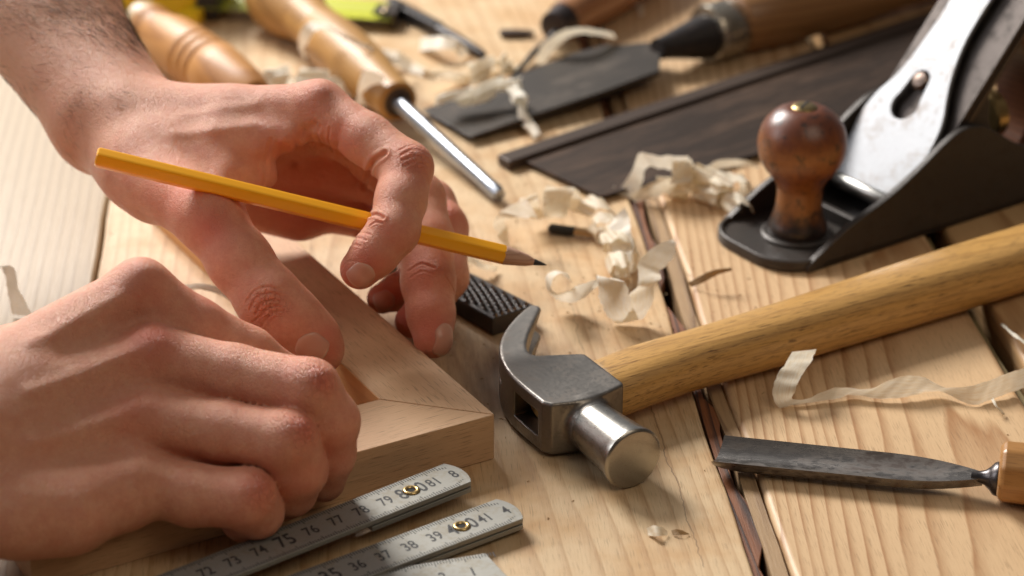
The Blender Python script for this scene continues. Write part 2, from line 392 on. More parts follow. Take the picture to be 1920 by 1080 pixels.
def refine(V, Q):
    n = len(V); E = np.sort(np.concatenate([Q[:, [0, 1]], Q[:, [1, 2]], Q[:, [2, 3]], Q[:, [3, 0]]]), 1); key = E[:, 0] * n + E[:, 1]
    u, inv = np.unique(key, return_inverse=True); a, b = u // n, u % n; m = len(Q); ei = inv.reshape(4, m) + n; ci = n + len(u) + np.arange(m)
    V2 = np.concatenate([V, (V[a] + V[b]) / 2, V[Q].mean(1)])
    Q2 = np.concatenate([np.stack([Q[:, k], ei[k], ci, ei[(k + 3) % 4]], 1) for k in range(4)]); return relax(V2, Q2, 3, (.5, .3)), Q2
def vnormals(V, Q):
    fn = np.cross(V[Q[:, 2]] - V[Q[:, 0]], V[Q[:, 3]] - V[Q[:, 1]]); N = np.stack([sum(np.bincount(Q[:, k], fn[:, c], len(V)) for k in range(4)) for c in range(3)], 1)
    return N / (np.linalg.norm(N, axis=1)[:, None] + 1e-12)
def carve(V, Q, lines):                                   # fine skin folds, straight onto the refined skin
    N = vnormals(V, Q); d = np.zeros(len(V))
    for pts, depth, w_ in lines:
        P = np.array(pts); lo, hi = P.min(0) - 4 * w_, P.max(0) + 4 * w_; I = np.where(((V > lo) & (V < hi)).all(1))[0]; X = V[I]; q = np.full(len(I), 1e9)
        for a, b in zip(P[:-1], P[1:]):
            ab = b - a; t = np.clip((X - a) @ ab / (ab @ ab + 1e-12), 0, 1); q = np.minimum(q, ((X - a - t[:, None] * ab) ** 2).sum(1))
        q = np.sqrt(q); d[I] -= depth * (np.exp(-(q / w_) ** 2) - .45 * np.exp(-((q - 2.1 * w_) / w_) ** 2))
    return V + N * d[:, None]
def fast_mesh(name, V, Q, mat, parent, attrs={}):
    me = bpy.data.meshes.new(name); me.vertices.add(len(V)); me.vertices.foreach_set('co', (np.asarray(V) * CM).astype(np.float32).ravel())
    me.loops.add(Q.size); me.loops.foreach_set('vertex_index', Q.astype(np.int32).ravel()); me.polygons.add(len(Q))
    me.polygons.foreach_set('loop_start', np.arange(0, Q.size, 4, dtype=np.int32)); me.polygons.foreach_set('use_smooth', np.ones(len(Q), bool))
    me.update(calc_edges=True); me.validate()
    for k, a in attrs.items():
        at = me.attributes.new(k, 'FLOAT', 'POINT'); at.data.foreach_set('value', a.astype(np.float32))
    me.materials.append(mat); o = bpy.data.objects.new(name, me); COL.objects.link(o); o.parent = parent; return o

def skin_mat():
    t = NT('skin'); P = t.coord()
    red = t.n('ShaderNodeAttribute', attribute_name='red').outputs['Fac']
    dark = t.n('ShaderNodeAttribute', attribute_name='tan').outputs['Fac']
    mot = t.noise(P, .9, 4, .6); mot2 = t.noise(P, 5, 4, .6); mot3 = t.noise(P, .35, 3)
    wr = t.n('ShaderNodeAttribute', attribute_name='wrinkle').outputs['Fac']
    blot = t.noise(P, 2.2, 5, .65)
    base = t.mix(mot, (.66, .255, .150), (.86, .465, .31))
    base = t.mix(t.ramp(blot, [(.40, 0.), (.62, .65)]), base, (.68, .26, .165))
    base = t.mix(t.ramp(t.noise(P, 11, 4, .7), [(.45, 0.), (.75, .35)]), base, (.52, .18, .11))
    base = t.mix(t.math('MULTIPLY', dark, t.math('MULTIPLY_ADD', mot3, .6, .5), clamp=True), base, (.72, .40, .25))
    base = t.mix(t.math('MULTIPLY', red, t.math('MULTIPLY_ADD', mot, .8, .5), clamp=True), base, (.66, .16, .10))
    cell = t.vor(P, 9, 'DISTANCE_TO_EDGE'); cell2 = t.vor(P, 20, 'DISTANCE_TO_EDGE'); wcell = t.vor(t.coord(), 4.5, 'DISTANCE_TO_EDGE')
    fine = t.math('ADD', t.ramp(cell, [(0, 0.), (.10, 1.)]), t.math('MULTIPLY', t.ramp(cell2, [(0, 0.), (.2, 1.)]), .6))
    wrk = t.math('MULTIPLY', t.math('SUBTRACT', t.ramp(wcell, [(0, 0.), (.09, 1.)]), 1.), wr)
    b1 = t.bump(fine, .6, .02); b2 = t.bump(t.noise(P, 5, 6, .7), .6, .06, b1); b2 = t.bump(wrk, .8, .05, b2)
    t.B(Base_Color=base, Roughness=t.math('MULTIPLY_ADD', mot2, .2, .34), Normal=b2, Subsurface_Weight=.35, Subsurface_Radius=(1., .30, .14), Subsurface_Scale=.0045)
    t.b.inputs['Specular IOR Level'].default_value = .42
    return t.m
SKIN = skin_mat()
def nail_mat():
    t = NT('fingernail'); P = t.coord(); f = t.n('ShaderNodeAttribute', attribute_name='tip').outputs['Fac']
    c = t.mix(t.ramp(f, [(0., .35), (.16, .12), (.30, 0.), (.90, 0.), (.95, .6)]), (.66, .30, .21), (.74, .48, .35))
    t.B(Base_Color=c, Roughness=.30, Subsurface_Weight=.3, Subsurface_Radius=(.6, .3, .2), Subsurface_Scale=.003, Normal=t.bump(t.noise(t.coord((100, 100, 100)), 3, 3), .15, .02)); return t.m
NAIL = nail_mat()
def nail(body, parent, center, direction, normal, hw=.55, hl=.62):
    """a thin curved plate following the finger; center outside the skin, direction towards the fingertip"""
    n = nrm(normal); t = nrm(np.array(direction) - n * np.dot(direction, n)); s = np.cross(t, n); nu, nv = 21, 25; V = []; A = []
    for j in range(nv):
        b = -1 + 2 * j / (nv - 1)
        for i in range(nu):
            a = -1 + 2 * i / (nu - 1)
            w_ = (1 - max(0, -b) ** 4 * .25) * (1 - max(0, b) ** 7 * .38)
            ll = b * (1 - (.14 if b > 0 else .34) * a * a)
            V.append(center + s * a * hw * w_ + t * hl * ll); A.append((b + 1) / 2)
    p = np.array(V); q = body.march(p, -n)
    edge = np.array([max(abs(-1 + 2 * (k % nu) / (nu - 1)) ** 6, (max(0, 1 - 2 * (k // nu) / (nv - 1))) ** 8) for k in range(len(V))])
    q = q + n * (.03 - .05 * edge)[:, None]
    me_v, me_f = q, [(j * nu + i, j * nu + i + 1, (j + 1) * nu + i + 1, (j + 1) * nu + i) for j in range(nv - 1) for i in range(nu - 1)]
    o = mk('fingernail', (me_v, me_f), NAIL, parent, sharp=0, solid=.03)
    at = o.data.attributes.new('tip', 'FLOAT', 'POINT'); at.data.foreach_set('value', np.array(A, np.float32)); return o

person = thing('person', 'pair of bare light-skinned hands and forearms at work, one holding a yellow pencil', 'person', None)

# ---- far hand (holds the pencil, presses on the wooden frame)
A = Body((-30, 66, -1.2), (2.6, 106, 19))
def j(u, v, D, r): return (WD(u, v, D), r)
el, wr = WD(-230, -260, 97), WD(215, 240, 89.2)
# forearm as two bones' worth of mass
A.add(WD(-110, -190, 96.5), WD(105, 30, 93), 2.8, 2.45, .8)
A.add(WD(105, 35, 93), WD(210, 195, 90), 2.35, 1.95, 1.2)
A.add(WD(-20, -50, 94), WD(180, 215, 89.6), 2.2, 1.7, 1.3)
A.add(WD(160, 130, 92), WD(262, 200, 90.8), 2.0, 1.35, 1.2)
A.add(WD(205, 235, 90), WD(262, 262, 88.6), 1.95, 1.85, 1.2)
# carpus, metacarpals
A.add(WD(255, 245, 88.8), WD(420, 235, 88), 1.55, 1.25, 1.1)
A.add(WD(300, 225, 89.2), WD(596, 205, 87), 1.25, .98, .9)        # index metacarpal
A.add(WD(300, 245, 90), WD(632, 245, 89), 1.2, .98, .8)          # middle
A.add(WD(290, 290, 91), WD(648, 318, 90.8), 1.3, .95, .8)
A.add(WD(280, 330, 91.6), WD(640, 392, 92.2), 1.35, .95, .8)
A.add(WD(330, 330, 91), WD(560, 400, 92), 1.2, 1.1, .8)
A.add(WD(250, 300, 88), WD(300, 350, 87), 1.5, 1.35, 1.)
# thenar and web
A.add(WD(262, 318, 87), WD(393, 408, 84.2), 1.45, 1.18, .9)
A.add(WD(300, 285, 87.3), WD(420, 330, 86.3), 1.3, 1.0, .8)
A.add(WD(340, 280, 87.3), WD(480, 290, 86.6), 1.2, .62, .7)
A.add(WD(420, 260, 87.2), WD(545, 255, 86.6), 1.0, .6, .6)
A.add(WD(420, 360, 86), WD(500, 330, 86.6), .85, .4, .6)
A.bump(WD(392, 388, 82.6), .10, .7)
A.bump(WD(600, 168, 86.8), .10, .9)
A.bump(WD(215, 185, 87.6), .12, .8)
A.freeze()
A.finger([j(393, 408, 84.2, 1.16), j(450, 490, 83.4, 1.12), j(505, 562, 82.9, 1.14), j(548, 602, 82.9, 1.08), j(585, 638, 83.1, .98), j(600, 658, 83.3, .86)], .7, .5)
A.finger([j(600, 205, 87, .98), j(690, 262, 85.9, .95), j(762, 315, 85, .97), j(752, 375, 84.2, .93), j(738, 432, 83.6, .92), j(704, 474, 83.5, .84), j(675, 505, 83.6, .74)], .6, .3)
A.finger([j(640, 245, 89, .95), j(785, 372, 88.6, 1.0), j(798, 450, 87.5, 1.06), j(803, 530, 86.5, 1.0), j(808, 590, 85.8, .88), j(812, 635, 85.3, .74)], .5, .3)
A.finger([j(650, 318, 90.8, .92), j(806, 384, 91.2, 1.0), j(830, 430, 90.4, .98), j(838, 520, 89, .82), j(800, 580, 88.3, .76), j(772, 602, 88, .66)], .5, .3)
A.finger([j(645, 392, 92.2, .85), j(770, 450, 92.6, .82), j(785, 520, 91, .75), j(745, 548, 89.8, .70), j(716, 560, 89.2, .60)], .5, .3)
LINES = {}
def cr(B, pts, depth, w, D0=60):
    LINES.setdefault(id(B), []).append(([B.hit(u, v, D0) for u, v in spline2(pts)], depth, w))
def spline2(pts):
    q = spline([np.array([p[0], p[1], 0.]) for p in pts], 4); return [(x[0], x[1]) for x in q]
# knuckle wrinkles on the thumb
for pts, d_ in (([(462, 566), (478, 545), (503, 537), (528, 545)], .030), ([(468, 580), (482, 558), (506, 549), (530, 556)], .040), ([(478, 590), (490, 570), (508, 562), (524, 566)], .045), ([(474, 604), (490, 590), (500, 578), (520, 572)], .035),
            ([(490, 612), (500, 596), (516, 586), (532, 582)], .035), ([(500, 545), (500, 565), (508, 585)], .030), ([(516, 552), (510, 570), (494, 588)], .035), ([(484, 552), (492, 575), (488, 600)], .03), ([(528, 560), (524, 580), (512, 600)], .025)):
    cr(A, pts, d_ * .72, .042)
# folds at the first finger: behind the knuckle bend, at the last joint, and in the web
for pts, d_, w_ in (([(683, 352), (690, 328), (700, 304), (722, 287)], .09, .09), ([(684, 414), (694, 404), (706, 402), (718, 408)], .07, .06), ([(692, 424), (704, 416), (716, 418)], .035, .04), ([(664, 440), (680, 436), (694, 440)], .02, .04), ([(655, 452), (670, 446), (686, 450)], .025, .04), ([(648, 464), (662, 458), (676, 462)], .02, .04),
                    ([(650, 300), (662, 322), (682, 345)], .05, .08), ([(752, 290), (775, 281), (800, 290)], .022, .05), ([(754, 300), (778, 293), (804, 302)], .025, .045), ([(757, 311), (780, 304), (806, 314)], .022, .045), ([(748, 281), (770, 273), (792, 279)], .018, .04),
                    ([(640, 505), (650, 492), (668, 488)], .012, .04), ([(766, 508), (790, 494), (814, 502)], .035, .05), ([(770, 520), (792, 508), (812, 514)], .02, .04), ([(836, 520), (846, 535), (852, 548)], .03, .04),
                    ([(600, 236), (596, 252), (606, 270)], .03, .06), ([(618, 240), (616, 262), (624, 284)], .035, .05), ([(508, 262), (500, 300), (497, 345)], .03, .07), ([(398, 350), (380, 372), (372, 400)], .01, .05)):
    cr(A, pts, d_, w_)
for k in range(7): cr(A, [(560 + 8 * k, 168 + 3 * k), (575 + 8 * k, 190 + 3 * k), (582 + 8 * k, 214 + 3 * k)], .006, .04)
A.crease([A.hit(*q) for q in ((592, 236), (570, 246), (558, 270), (556, 310))], .16, .13)
A.crease([A.hit(*q) for q in ((634, 240), (634, 268), (648, 305), (676, 340))], .10, .12)
A.crease([A.hit(*q) for q in ((530, 262), (520, 300), (508, 345))], -.10, .16)
A.crease([A.hit(*q) for q in ((598, 250), (606, 275), (622, 300))], -.06, .14)
A.crease([A.hit(*q) for q in ((488, 300), (480, 350))], .06, .2)
for q in ((596, 168), (602, 172)): A.bump(A.hit(*q), .03, .4)
for q in ((440, 300), (455, 340)): A.bump(A.hit(*q), -.05, .5)
for a_, b_ in (((350, 215), (480, 195)), ((330, 250), (470, 235))): A.crease([A.hit(*a_), A.hit(*b_)], -.05, .25)

# ---- near hand (lies on its edge, fingers curled round the corner of the frame)
Bd = Body((-34, 50, -1.2), (-2.0, 79.5, 12.5))
Bd.add(WD(-700, 1010, 76), WD(-250, 870, 74), 3.0, 2.4, .8)
Bd.add(WD(-250, 870, 74), WD(-60, 830, 73.6), 2.4, 2.15, 1.2)
Bd.add(WD(-140, 790, 74.2), WD(20, 760, 75), 2.1, 2.0, 1.)
Bd.add(WD(-40, 760, 75.2), WD(262, 545, 77.2), 1.9, 1.0, 1.)
Bd.add(WD(-50, 810, 74.4), WD(286, 668, 76.2), 1.9, 1.04, .8)
Bd.add(WD(-50, 870, 73.6), WD(262, 784, 75.2), 1.9, 1.04, .8)
Bd.add(WD(-60, 920, 73.), WD(235, 900, 74.2), 1.8, 1.12, .8)
Bd.add(WD(-60, 955, 72.4), WD(130, 970, 72.8), 1.45, 1.2, .7)
Bd.add(WD(40, 965, 72.5), WD(230, 935, 73.8), 1.3, 1.1, .7)
Bd.add(WD(20, 800, 77), WD(240, 760, 78.2), 1.8, 1.4, .8)
Bd.add(WD(0, 700, 77.5), WD(240, 640, 80), 1.5, 1.2, .8)
Bd.add(WD(260, 740, 76.2), WD(480, 775, 76.6), 1.05, .85, .3)
Bd.add(WD(250, 850, 75.6), WD(450, 885, 76), 1.05, .85, .3)
Bd.add(WD(280, 620, 77.2), WD(420, 670, 77.8), 1.0, .8, .3)
Bd.bump(WD(270, 505, 76.4), .20, .62); Bd.bump(WD(298, 638, 75.2), .16, .65); Bd.bump(WD(250, 770, 74.2), .08, .7)
Bd.freeze()
Bd.finger([j(264, 545, 77.2, 1.0), j(370, 612, 77.8, .93), j(465, 665, 78.7, .95), j(540, 715, 79.6, .84), j(588, 745, 80.2, .70)], .55)
Bd.finger([j(288, 668, 76.2, 1.02), j(440, 702, 75.9, .98), j(580, 730, 75.2, 1.0), j(620, 790, 75.6, .94), j(616, 850, 76.4, .88), j(606, 900, 77.2, .76)], .5)
Bd.finger([j(262, 784, 75.2, 1.02), j(420, 808, 74.9, .98), j(538, 826, 74.4, 1.0), j(558, 880, 75., .96), j(545, 920, 75.8, .84), j(528, 940, 76.4, .70)], .5)
Bd.finger([j(238, 895, 74.2, 1.05), j(360, 928, 74.2, 1.0), j(462, 935, 74., .98), j(482, 960, 74.6, .84), j(455, 974, 75.2, .74)], .5)
Bd.finger([j(40, 690, 78, 1.4), j(240, 640, 81.2, 1.15), j(385, 668, 82.5, 1.05), j(480, 690, 82.8, .85)], .6)
for cx_, cy_ in ((602, 706), (574, 803), (498, 915)):
    for k in range(6): cr(Bd, [(cx_ - 20 + 8 * k, cy_ - 20 + 3 * k), (cx_ - 12 + 8 * k, cy_ - 4 + 3 * k), (cx_ - 14 + 8 * k, cy_ + 16 + 2 * k)], (.018, .03, .035, .035, .03, .018)[k], .04)
for a_, b_ in (((60, 640), (225, 560)), ((60, 735), (240, 665)), ((60, 830), (220, 785))): Bd.crease([Bd.hit(*a_), Bd.hit(*b_)], -.10, .32)
for a_, b_ in (((120, 660), (260, 600)), ((120, 770), (250, 730)), ((120, 860), (235, 850))): Bd.crease([Bd.hit(*a_), Bd.hit(*b_)], .09, .38)

for q_ in ((604, 706), (573, 803), (497, 915)): Bd.bump(Bd.hit(*q_), .08, .42)
for q_ in ((787, 290), (600, 165), (850, 392)): A.bump(A.hit(*q_), .07, .45)
def paint(V, spots):
    r = np.zeros(len(V))
    for p, a, w_ in spots: r = np.maximum(r, a * np.exp(-((V - p) ** 2).sum(1) / w_ ** 2))
    return r
VA, QA = refine(*A.mesh(3)); VA = carve(VA, QA, LINES[id(A)])
sp = [(A.hit(u, v), a, w_) for u, v, a, w_ in ((400, 425, .75, .9), (505, 575, .45, .8), (610, 650, .8, .9), (780, 300, .55, .9), (690, 500, .8, .9), (650, 520, .8, .8), (740, 440, .4, .8), (630, 260, .5, 1.), (600, 180, .35, 1.), (815, 620, .9, 1.1), (720, 565, .9, .9), (800, 520, .5, 1.), (850, 400, .5, .9), (530, 280, .5, 1.), (600, 300, .6, 1.2), (320, 380, .3, 1.2))]
sp += [(WD(580, 400, 90), .8, 2.6), (WD(760, 600, 87.5), .9, 1.)]
arm = fast_mesh('arm', VA, QA, SKIN, person, {'red': paint(VA, sp), 'wrinkle': paint(VA, [(A.hit(u, v), a, w_) for u, v, a, w_ in ((505, 570, 1., .8), (780, 295, .8, .8), (700, 400, .5, .6), (665, 470, .6, .6), (600, 190, .35, 1.3), (570, 280, .6, 1.), (810, 500, .5, .7), (300, 190, .35, 1.5), (400, 400, .3, 1.))]), 'tan': paint(VA, [(WD(20, 0, 91), .9, 6.5), (WD(170, 170, 87), .6, 3.)])})
VB, QB = refine(*Bd.mesh(3)); VB = carve(VB, QB, LINES[id(Bd)])
sp = [(Bd.hit(u, v), a, w_) for u, v, a, w_ in ((285, 630, .8, 1.), (560, 700, .3, 1.), (605, 712, .8, .6), (575, 800, .8, .7), (490, 915, .7, .8), (270, 540, .4, 1.), (250, 770, .4, 1.), (390, 560, .5, .9), (310, 1000, .9, .2), (430, 990, .4, 1.), (620, 850, .4, 1.2), (560, 900, .4, 1.))]
arm2 = fast_mesh('arm', VB, QB, SKIN, person, {'red': paint(VB, sp), 'wrinkle': paint(VB, [(Bd.hit(u, v), a, w_) for u, v, a, w_ in ((600, 705, 1., .8), (572, 800, 1., .8), (500, 920, .8, .8), (470, 650, .6, .8), (200, 750, .3, 4.), (280, 640, .4, 1.))]), 'tan': paint(VB, [(WD(40, 800, 75), .4, 5.)])})
def face_n(u, v, dx, dy, dz=1.):                      # normal leaning from the camera direction
    return nrm(-nrm(WD(u, v, 1) - CAM) * dz + np.array([1, 0, 0]) * dx + np.array([0, 0, 1]) * dy)
def put_nail(Bo, parent, u, v, dirpx, hw, hl, n=None, out=.6, D0=60):
    p = Bo.hit(u, v, D0); n = Bo.normal(p) if n is None else nrm(n)
    d = WD(u + dirpx[0], v + dirpx[1], 84) - WD(u, v, 84)
    return nail(Bo, parent, p + n * out, d, n, hw, hl)
put_nail(A, arm, 584, 654, (28, 28), .56, .58)
put_nail(A, arm, 678, 517, (-26, 30), .46, .50)
put_nail(A, arm, 840, 638, (-2, 40), .48, .62)
put_nail(A, arm, 722, 566, (-34, 12), .40, .42)

# ---- short dark hairs on the forearm
HAIR = plain('hair', (.03, .018, .012), .5)
V = []; Fc = []
N_ = VA.shape[0]; pick = rng.permutation(N_)[:60000]; axis = nrm(WD(230, 240, 89) - WD(20, 20, 92)); got = 0
g3 = lambda p: nrm([float(A.samp(p + .1 * np.eye(3)[i]) - A.samp(p - .1 * np.eye(3)[i])) for i in range(3)])
for k in pick:
    p = VA[k]; q = p - CAM; Dp = q[1] * c_ - q[2] * s_
    u = 960 + F * q[0] / Dp; v = 540 + F * (-q[1] * s_ - q[2] * c_) / Dp
    t_ = (u * .7 + v * .7)
    if u < -60 or v < -60 or t_ > 270 + rng.normal() * 30: continue
    across = (-(u - 60) * .7 + (v - 20) * .7)
    if rng.random() > (.9 if t_ < 240 else .45) * (.55 + .45 * math.sin(t_ / 40. + across / 30.)): continue
    n = g3(p)
    if n @ nrm(q) > .35: continue
    side = np.cross(n, axis); d = nrm(axis * .75 + side * rng.normal(.35, .35) + n * rng.uniform(.12, .3)); L = rng.uniform(.35, .85)
    pts = [p - n * .02]; dd = d
    for m_ in range(4):
        dd = nrm(dd - n * .11 + side * rng.normal(0, .05)); pts.append(pts[-1] + dd * L / 4)
    b0 = len(V); sd = nrm(np.cross(dd, n))
    for m_, pp in enumerate(pts):
        r_ = .0048 * (1 - m_ / 5.); V += [tuple(pp + sd * r_), tuple(pp - sd * r_ * .5 + n * r_), tuple(pp - sd * r_ * .5 - n * r_)]
    for m_ in range(4):
        for i in range(3): Fc.append((b0 + m_ * 3 + i, b0 + m_ * 3 + (i + 1) % 3, b0 + m_ * 3 + 3 + (i + 1) % 3, b0 + m_ * 3 + 3 + i))
    got += 1
    if got >= 2600: break
mk('hair', (V, Fc), HAIR, arm, sharp=0)
# ------------------------------------------------------------------ pencil
p0, p1 = WD(180, 294, 82.6), WD(1025, 497, 85.3)
L = np.linalg.norm(p1 - p0); PM = frame(p0, p1 - p0, (0.1, -.35, .9))
pencil = thing('pencil', 'yellow hexagonal pencil with sharpened dark tip held by the far hand', 'pencil', PM)
t = NT('yellow_paint'); P = t.coord(); n_ = t.noise(t.coord((12, 100, 100)), 6, 3)
t.B(Base_Color=t.mix(n_, (1., .42, .004), (1., .47, .006)), Roughness=.32, Coat_Weight=.25, Coat_Roughness=.12, Normal=t.bump(n_, .15, .01)); YEL = t.m
def hexring(x, r, n=48, wav=0.):
    o = []
    for i in range(n):
        a = 2 * pi * i / n; h = r * cos(pi / 6) / max(cos((a % (pi / 3)) - pi / 6), .5); rr = min(h, r * .965)
        o.append((x + (wav * (cos(6 * a) * .5 + .5) if wav else 0), rr * cos(a), rr * sin(a)))
    return o
r0 = .395; cone_len = 1.55
body = loft([hexring(0, r0 * .80), hexring(.05, r0 * .96), hexring(.12, r0), hexring(L / 2, r0), hexring(L - cone_len + .02, r0, wav=-.16)], cap=True)
mk('barrel', body, YEL, pencil, sharp=25)
def circ(x, r, n=48, wav=0.): return [(x - (wav * (cos(6 * 2 * pi * i / n) * .5 + .5)), r * cos(2 * pi * i / n), r * sin(2 * pi * i / n)) for i in range(n)]
tipx = L - .50
mk('sharpened_wood', loft([circ(L - cone_len - .2, .30), circ(L - cone_len - .02, .365, wav=.10), circ(L - cone_len * .5, .225), circ(tipx, .125)]), wood('cedar', (.60, .36, .25), (.40, .20, .13), pith=(0, -1, 0), freq=9, wob=.6, along='x', rough=.6, fibre=1.), pencil)
mk('lead', loft([circ(tipx - .01, .128), circ(L - .25, .08), circ(L - .04, .028), circ(L, .012)]), plain('graphite', (.035, .035, .037), .38), pencil)

# ------------------------------------------------------------------ mitred frame corner
cC = W(927.5, 777, 1.8); fd = nrm(W(665.8, 848.8, 1.8) - cC); sd_ = np.array([-fd[1], fd[0], 0.])
if sd_[1] < 0: sd_ = -sd_
FM = frame((cC[0], cC[1], 0), fd)          # x along the near rail, y (after frame) = across
yy = np.array([FM[0][1], FM[1][1], FM[2][1]]); sg = 1 if yy @ sd_ > 0 else -1
pf = thing('picture_frame', 'beech frame corner with a mitred joint, pressed down under both hands', 'wooden frame', FM)
BE = lambda nm, al, sd: wood(nm, (.64, .41, .235), (.45, .26, .135), pith=(0, -20, 0), freq=1.2, wob=.8, contrast=.35, along=al, rough=.55, fibre=.5, pores=.55, bump=.4, seed=sd)
wd_ = 3.0; g_ = .028
near = [(.02, .0), (17, 0), (17, sg * wd_), (wd_, sg * wd_)]
near = [(g_, 0), (17, 0), (17, sg * wd_), (wd_ + g_, sg * wd_)]
side = [(0, sg * g_), (0, sg * 26), (wd_, sg * 26), (wd_, sg * (wd_ + g_))]
mk('frame_side', prism(near, 0.01, 1.8), BE('beech_near', 'x', .5), pf, bevel=.035, label='near side of the frame with its cut face towards the ruler')
mk('frame_side', prism(side, 0.01, 1.8), BE('beech_far', 'y', 2.2), pf, bevel=.035, label='far side of the frame running back under the fingers')
mk('inner_bounce_face', box(wd_ - .0 + .002, wd_ + .03, min(sg * 2.95, sg * 26), max(sg * 2.95, sg * 26), .02, 1.775) if False else box(wd_ + .002, wd_ + .03, min(sg * 3.03, sg * 25.9), max(sg * 3.03, sg * 25.9), .02, 1.775), wood('bounce_lit_beech', (.66, .34, .13), (.45, .21, .07), pith=(0, -20, 0), freq=1.2, along='y', contrast=.4, rough=.6), pf)  # thin added sheet; its orange tone stands for light bounced onto the inner face
# ------------------------------------------------------------------ claw hammer
HX = nrm((.864, .504, 0)); HO = W(1100, 715, 2.2); HM = frame((HO[0], HO[1], 0), HX)
ham = thing('claw_hammer', 'steel claw hammer with varnished wooden handle lying on its side on the boards', 'hammer', HM)
STEEL = metal('hammer_steel', (.28, .258, .235), rough=.38, spots=.5, spotcol=(.12, .09, .07), brushed=.18, scale=1.2, bump=.10, axis=1)
POL = metal('polished_steel', (.42, .40, .365), rough=.29, spots=.16, spotcol=(.16, .12, .09), brushed=.08, scale=2.6, bump=.03, axis=1)
# head and claws as one solid: flat outline in plan, eye through the body, V-shaped split between the claws
def rrect(x, y0, y1, z0, z1, r=.2, n=4):
    pts = []
    for cy, cz, a0 in ((y1 - r, z1 - r, 0), (y0 + r, z1 - r, 90), (y0 + r, z0 + r, 180), (y1 - r, z0 + r, 270)):
        for k in range(n + 1):
            a = radians(a0 + 90 * k / n); pts.append((x, cy + r * cos(a), cz + r * sin(a)))
    return pts
inn = spline([(-.50, 2.66, 0), (-.60, 2.95, 0), (-.38, 3.55, 0), (.10, 4.25, 0), (.72, 5.02, 0), (1.38, 5.78, 0), (2.0, 6.5, 0)], 5)
out_ = spline([(2.05, 6.75, 0), (1.85, 6.98, 0), (1.35, 6.72, 0), (.5, 6.05, 0), (-.4, 5.2, 0), (-1.22, 4.15, 0), (-1.78, 3.05, 0), (-2.06, 2.0, 0), (-2.15, 1.0, 0), (-2.15, -.5, 0)], 5)
poly = [(-1.95, -.84), (-1.2, -1.08), (-.56, -1.14), (.3, -1.04), (1.0, -.86), (1.1, -.7), (1.1, 1.85), (.95, 1.98)] + [(p[0], p[1]) for p in inn] + [(p[0], p[1]) for p in out_]
hb = Body((-2.6, -1.7, -.15), (2.5, 7.4, 2.6), .045)
GX, GY = np.meshgrid(hb.ax[0], hb.ax[1], indexing='ij'); d2 = np.full(GX.shape, 1e9); ins = np.zeros(GX.shape, bool)
for i in range(len(poly)):
    ax_, ay_ = poly[i]; bx_, by_ = poly[(i + 1) % len(poly)]; ex, ey = bx_ - ax_, by_ - ay_; wx, wy = GX - ax_, GY - ay_
    t_ = np.clip((wx * ex + wy * ey) / (ex * ex + ey * ey + 1e-12), 0, 1); d2 = np.minimum(d2, (wx - t_ * ex) ** 2 + (wy - t_ * ey) ** 2)
    with np.errstate(divide='ignore', invalid='ignore'): c_x = ((ay_ > GY) != (by_ > GY)) & (GX < ex * (GY - ay_) / (ey if ey else 1e-9) + ax_)
    ins ^= c_x
dp = np.where(ins, -np.sqrt(d2), np.sqrt(d2))[:, :, None]
Z = hb.ax[2][None, None, :]; Y_ = hb.ax[1][None, :, None]; X_ = hb.ax[0][:, None, None]
cl = np.clip((Y_ - 2.7) / 4.2, 0, 1)
zt = 2.2 - .38 * cl ** 1.4; zb = .12 + .38 * cl ** 1.4
dz = np.maximum(zb - Z, Z - zt)
q1 = np.maximum(dp + .10, 0); q2 = np.maximum(dz + .10, 0); D_ = np.minimum(np.maximum(dp + .10, dz + .10), 0) + np.sqrt(q1 * q1 + q2 * q2) - .10
gap = .02 + .30 * np.clip((Y_ - 3.0) / 3.6, 0, 1) ** .8 + .22 * np.clip((X_ - (-.9 + .62 * (Y_ - 3.0))) / .8, 0, 1) * np.clip((Y_ - 3.1) / .5, 0, 1)
slot = np.maximum(np.abs(Z - 1.16) - gap, 3.05 - Y_); D_ = np.maximum(D_, -slot)
ey_ = np.maximum(np.maximum(np.abs(Y_ - .68) - (.98 + .06 * np.clip(X_, -2, 1)), np.abs(Z - 1.16) - (.60 + .05 * X_)), -3); D_ = np.maximum(D_, -ey_)
D_ = np.minimum(D_, D_ * 0 + D_)
nk = np.sqrt((X_ + .56) ** 2 + (Z - 1.16) ** 2) - .93 + 0 * Y_; nk = np.maximum(nk, np.maximum(Y_ + .5, -1.45 - Y_)); D_ = np.where(Y_ < -.75, Body.smin(D_, np.maximum(nk, -ey_), .25), D_)
hb.D = D_.astype(np.float32); hv, hq = hb.mesh(3)
fast_mesh('head', hv, hq, STEEL, ham)
nv_ = [(.9, .90), (1.2, .915), (1.5, .93), (3.3, 1.07), (3.6, 1.11), (3.82, 1.15), (3.93, 1.14), (3.99, 1.08), (4.01, 1.03), (4.02, .6), (4.025, .05)]
mk('striking_face', loft([[(-.56 + r_ * cos(2 * pi * i / 64), -x, 1.16 + r_ * sin(2 * pi * i / 64)) for i in range(64)] for x, r_ in nv_]), POL, ham, sharp=30)
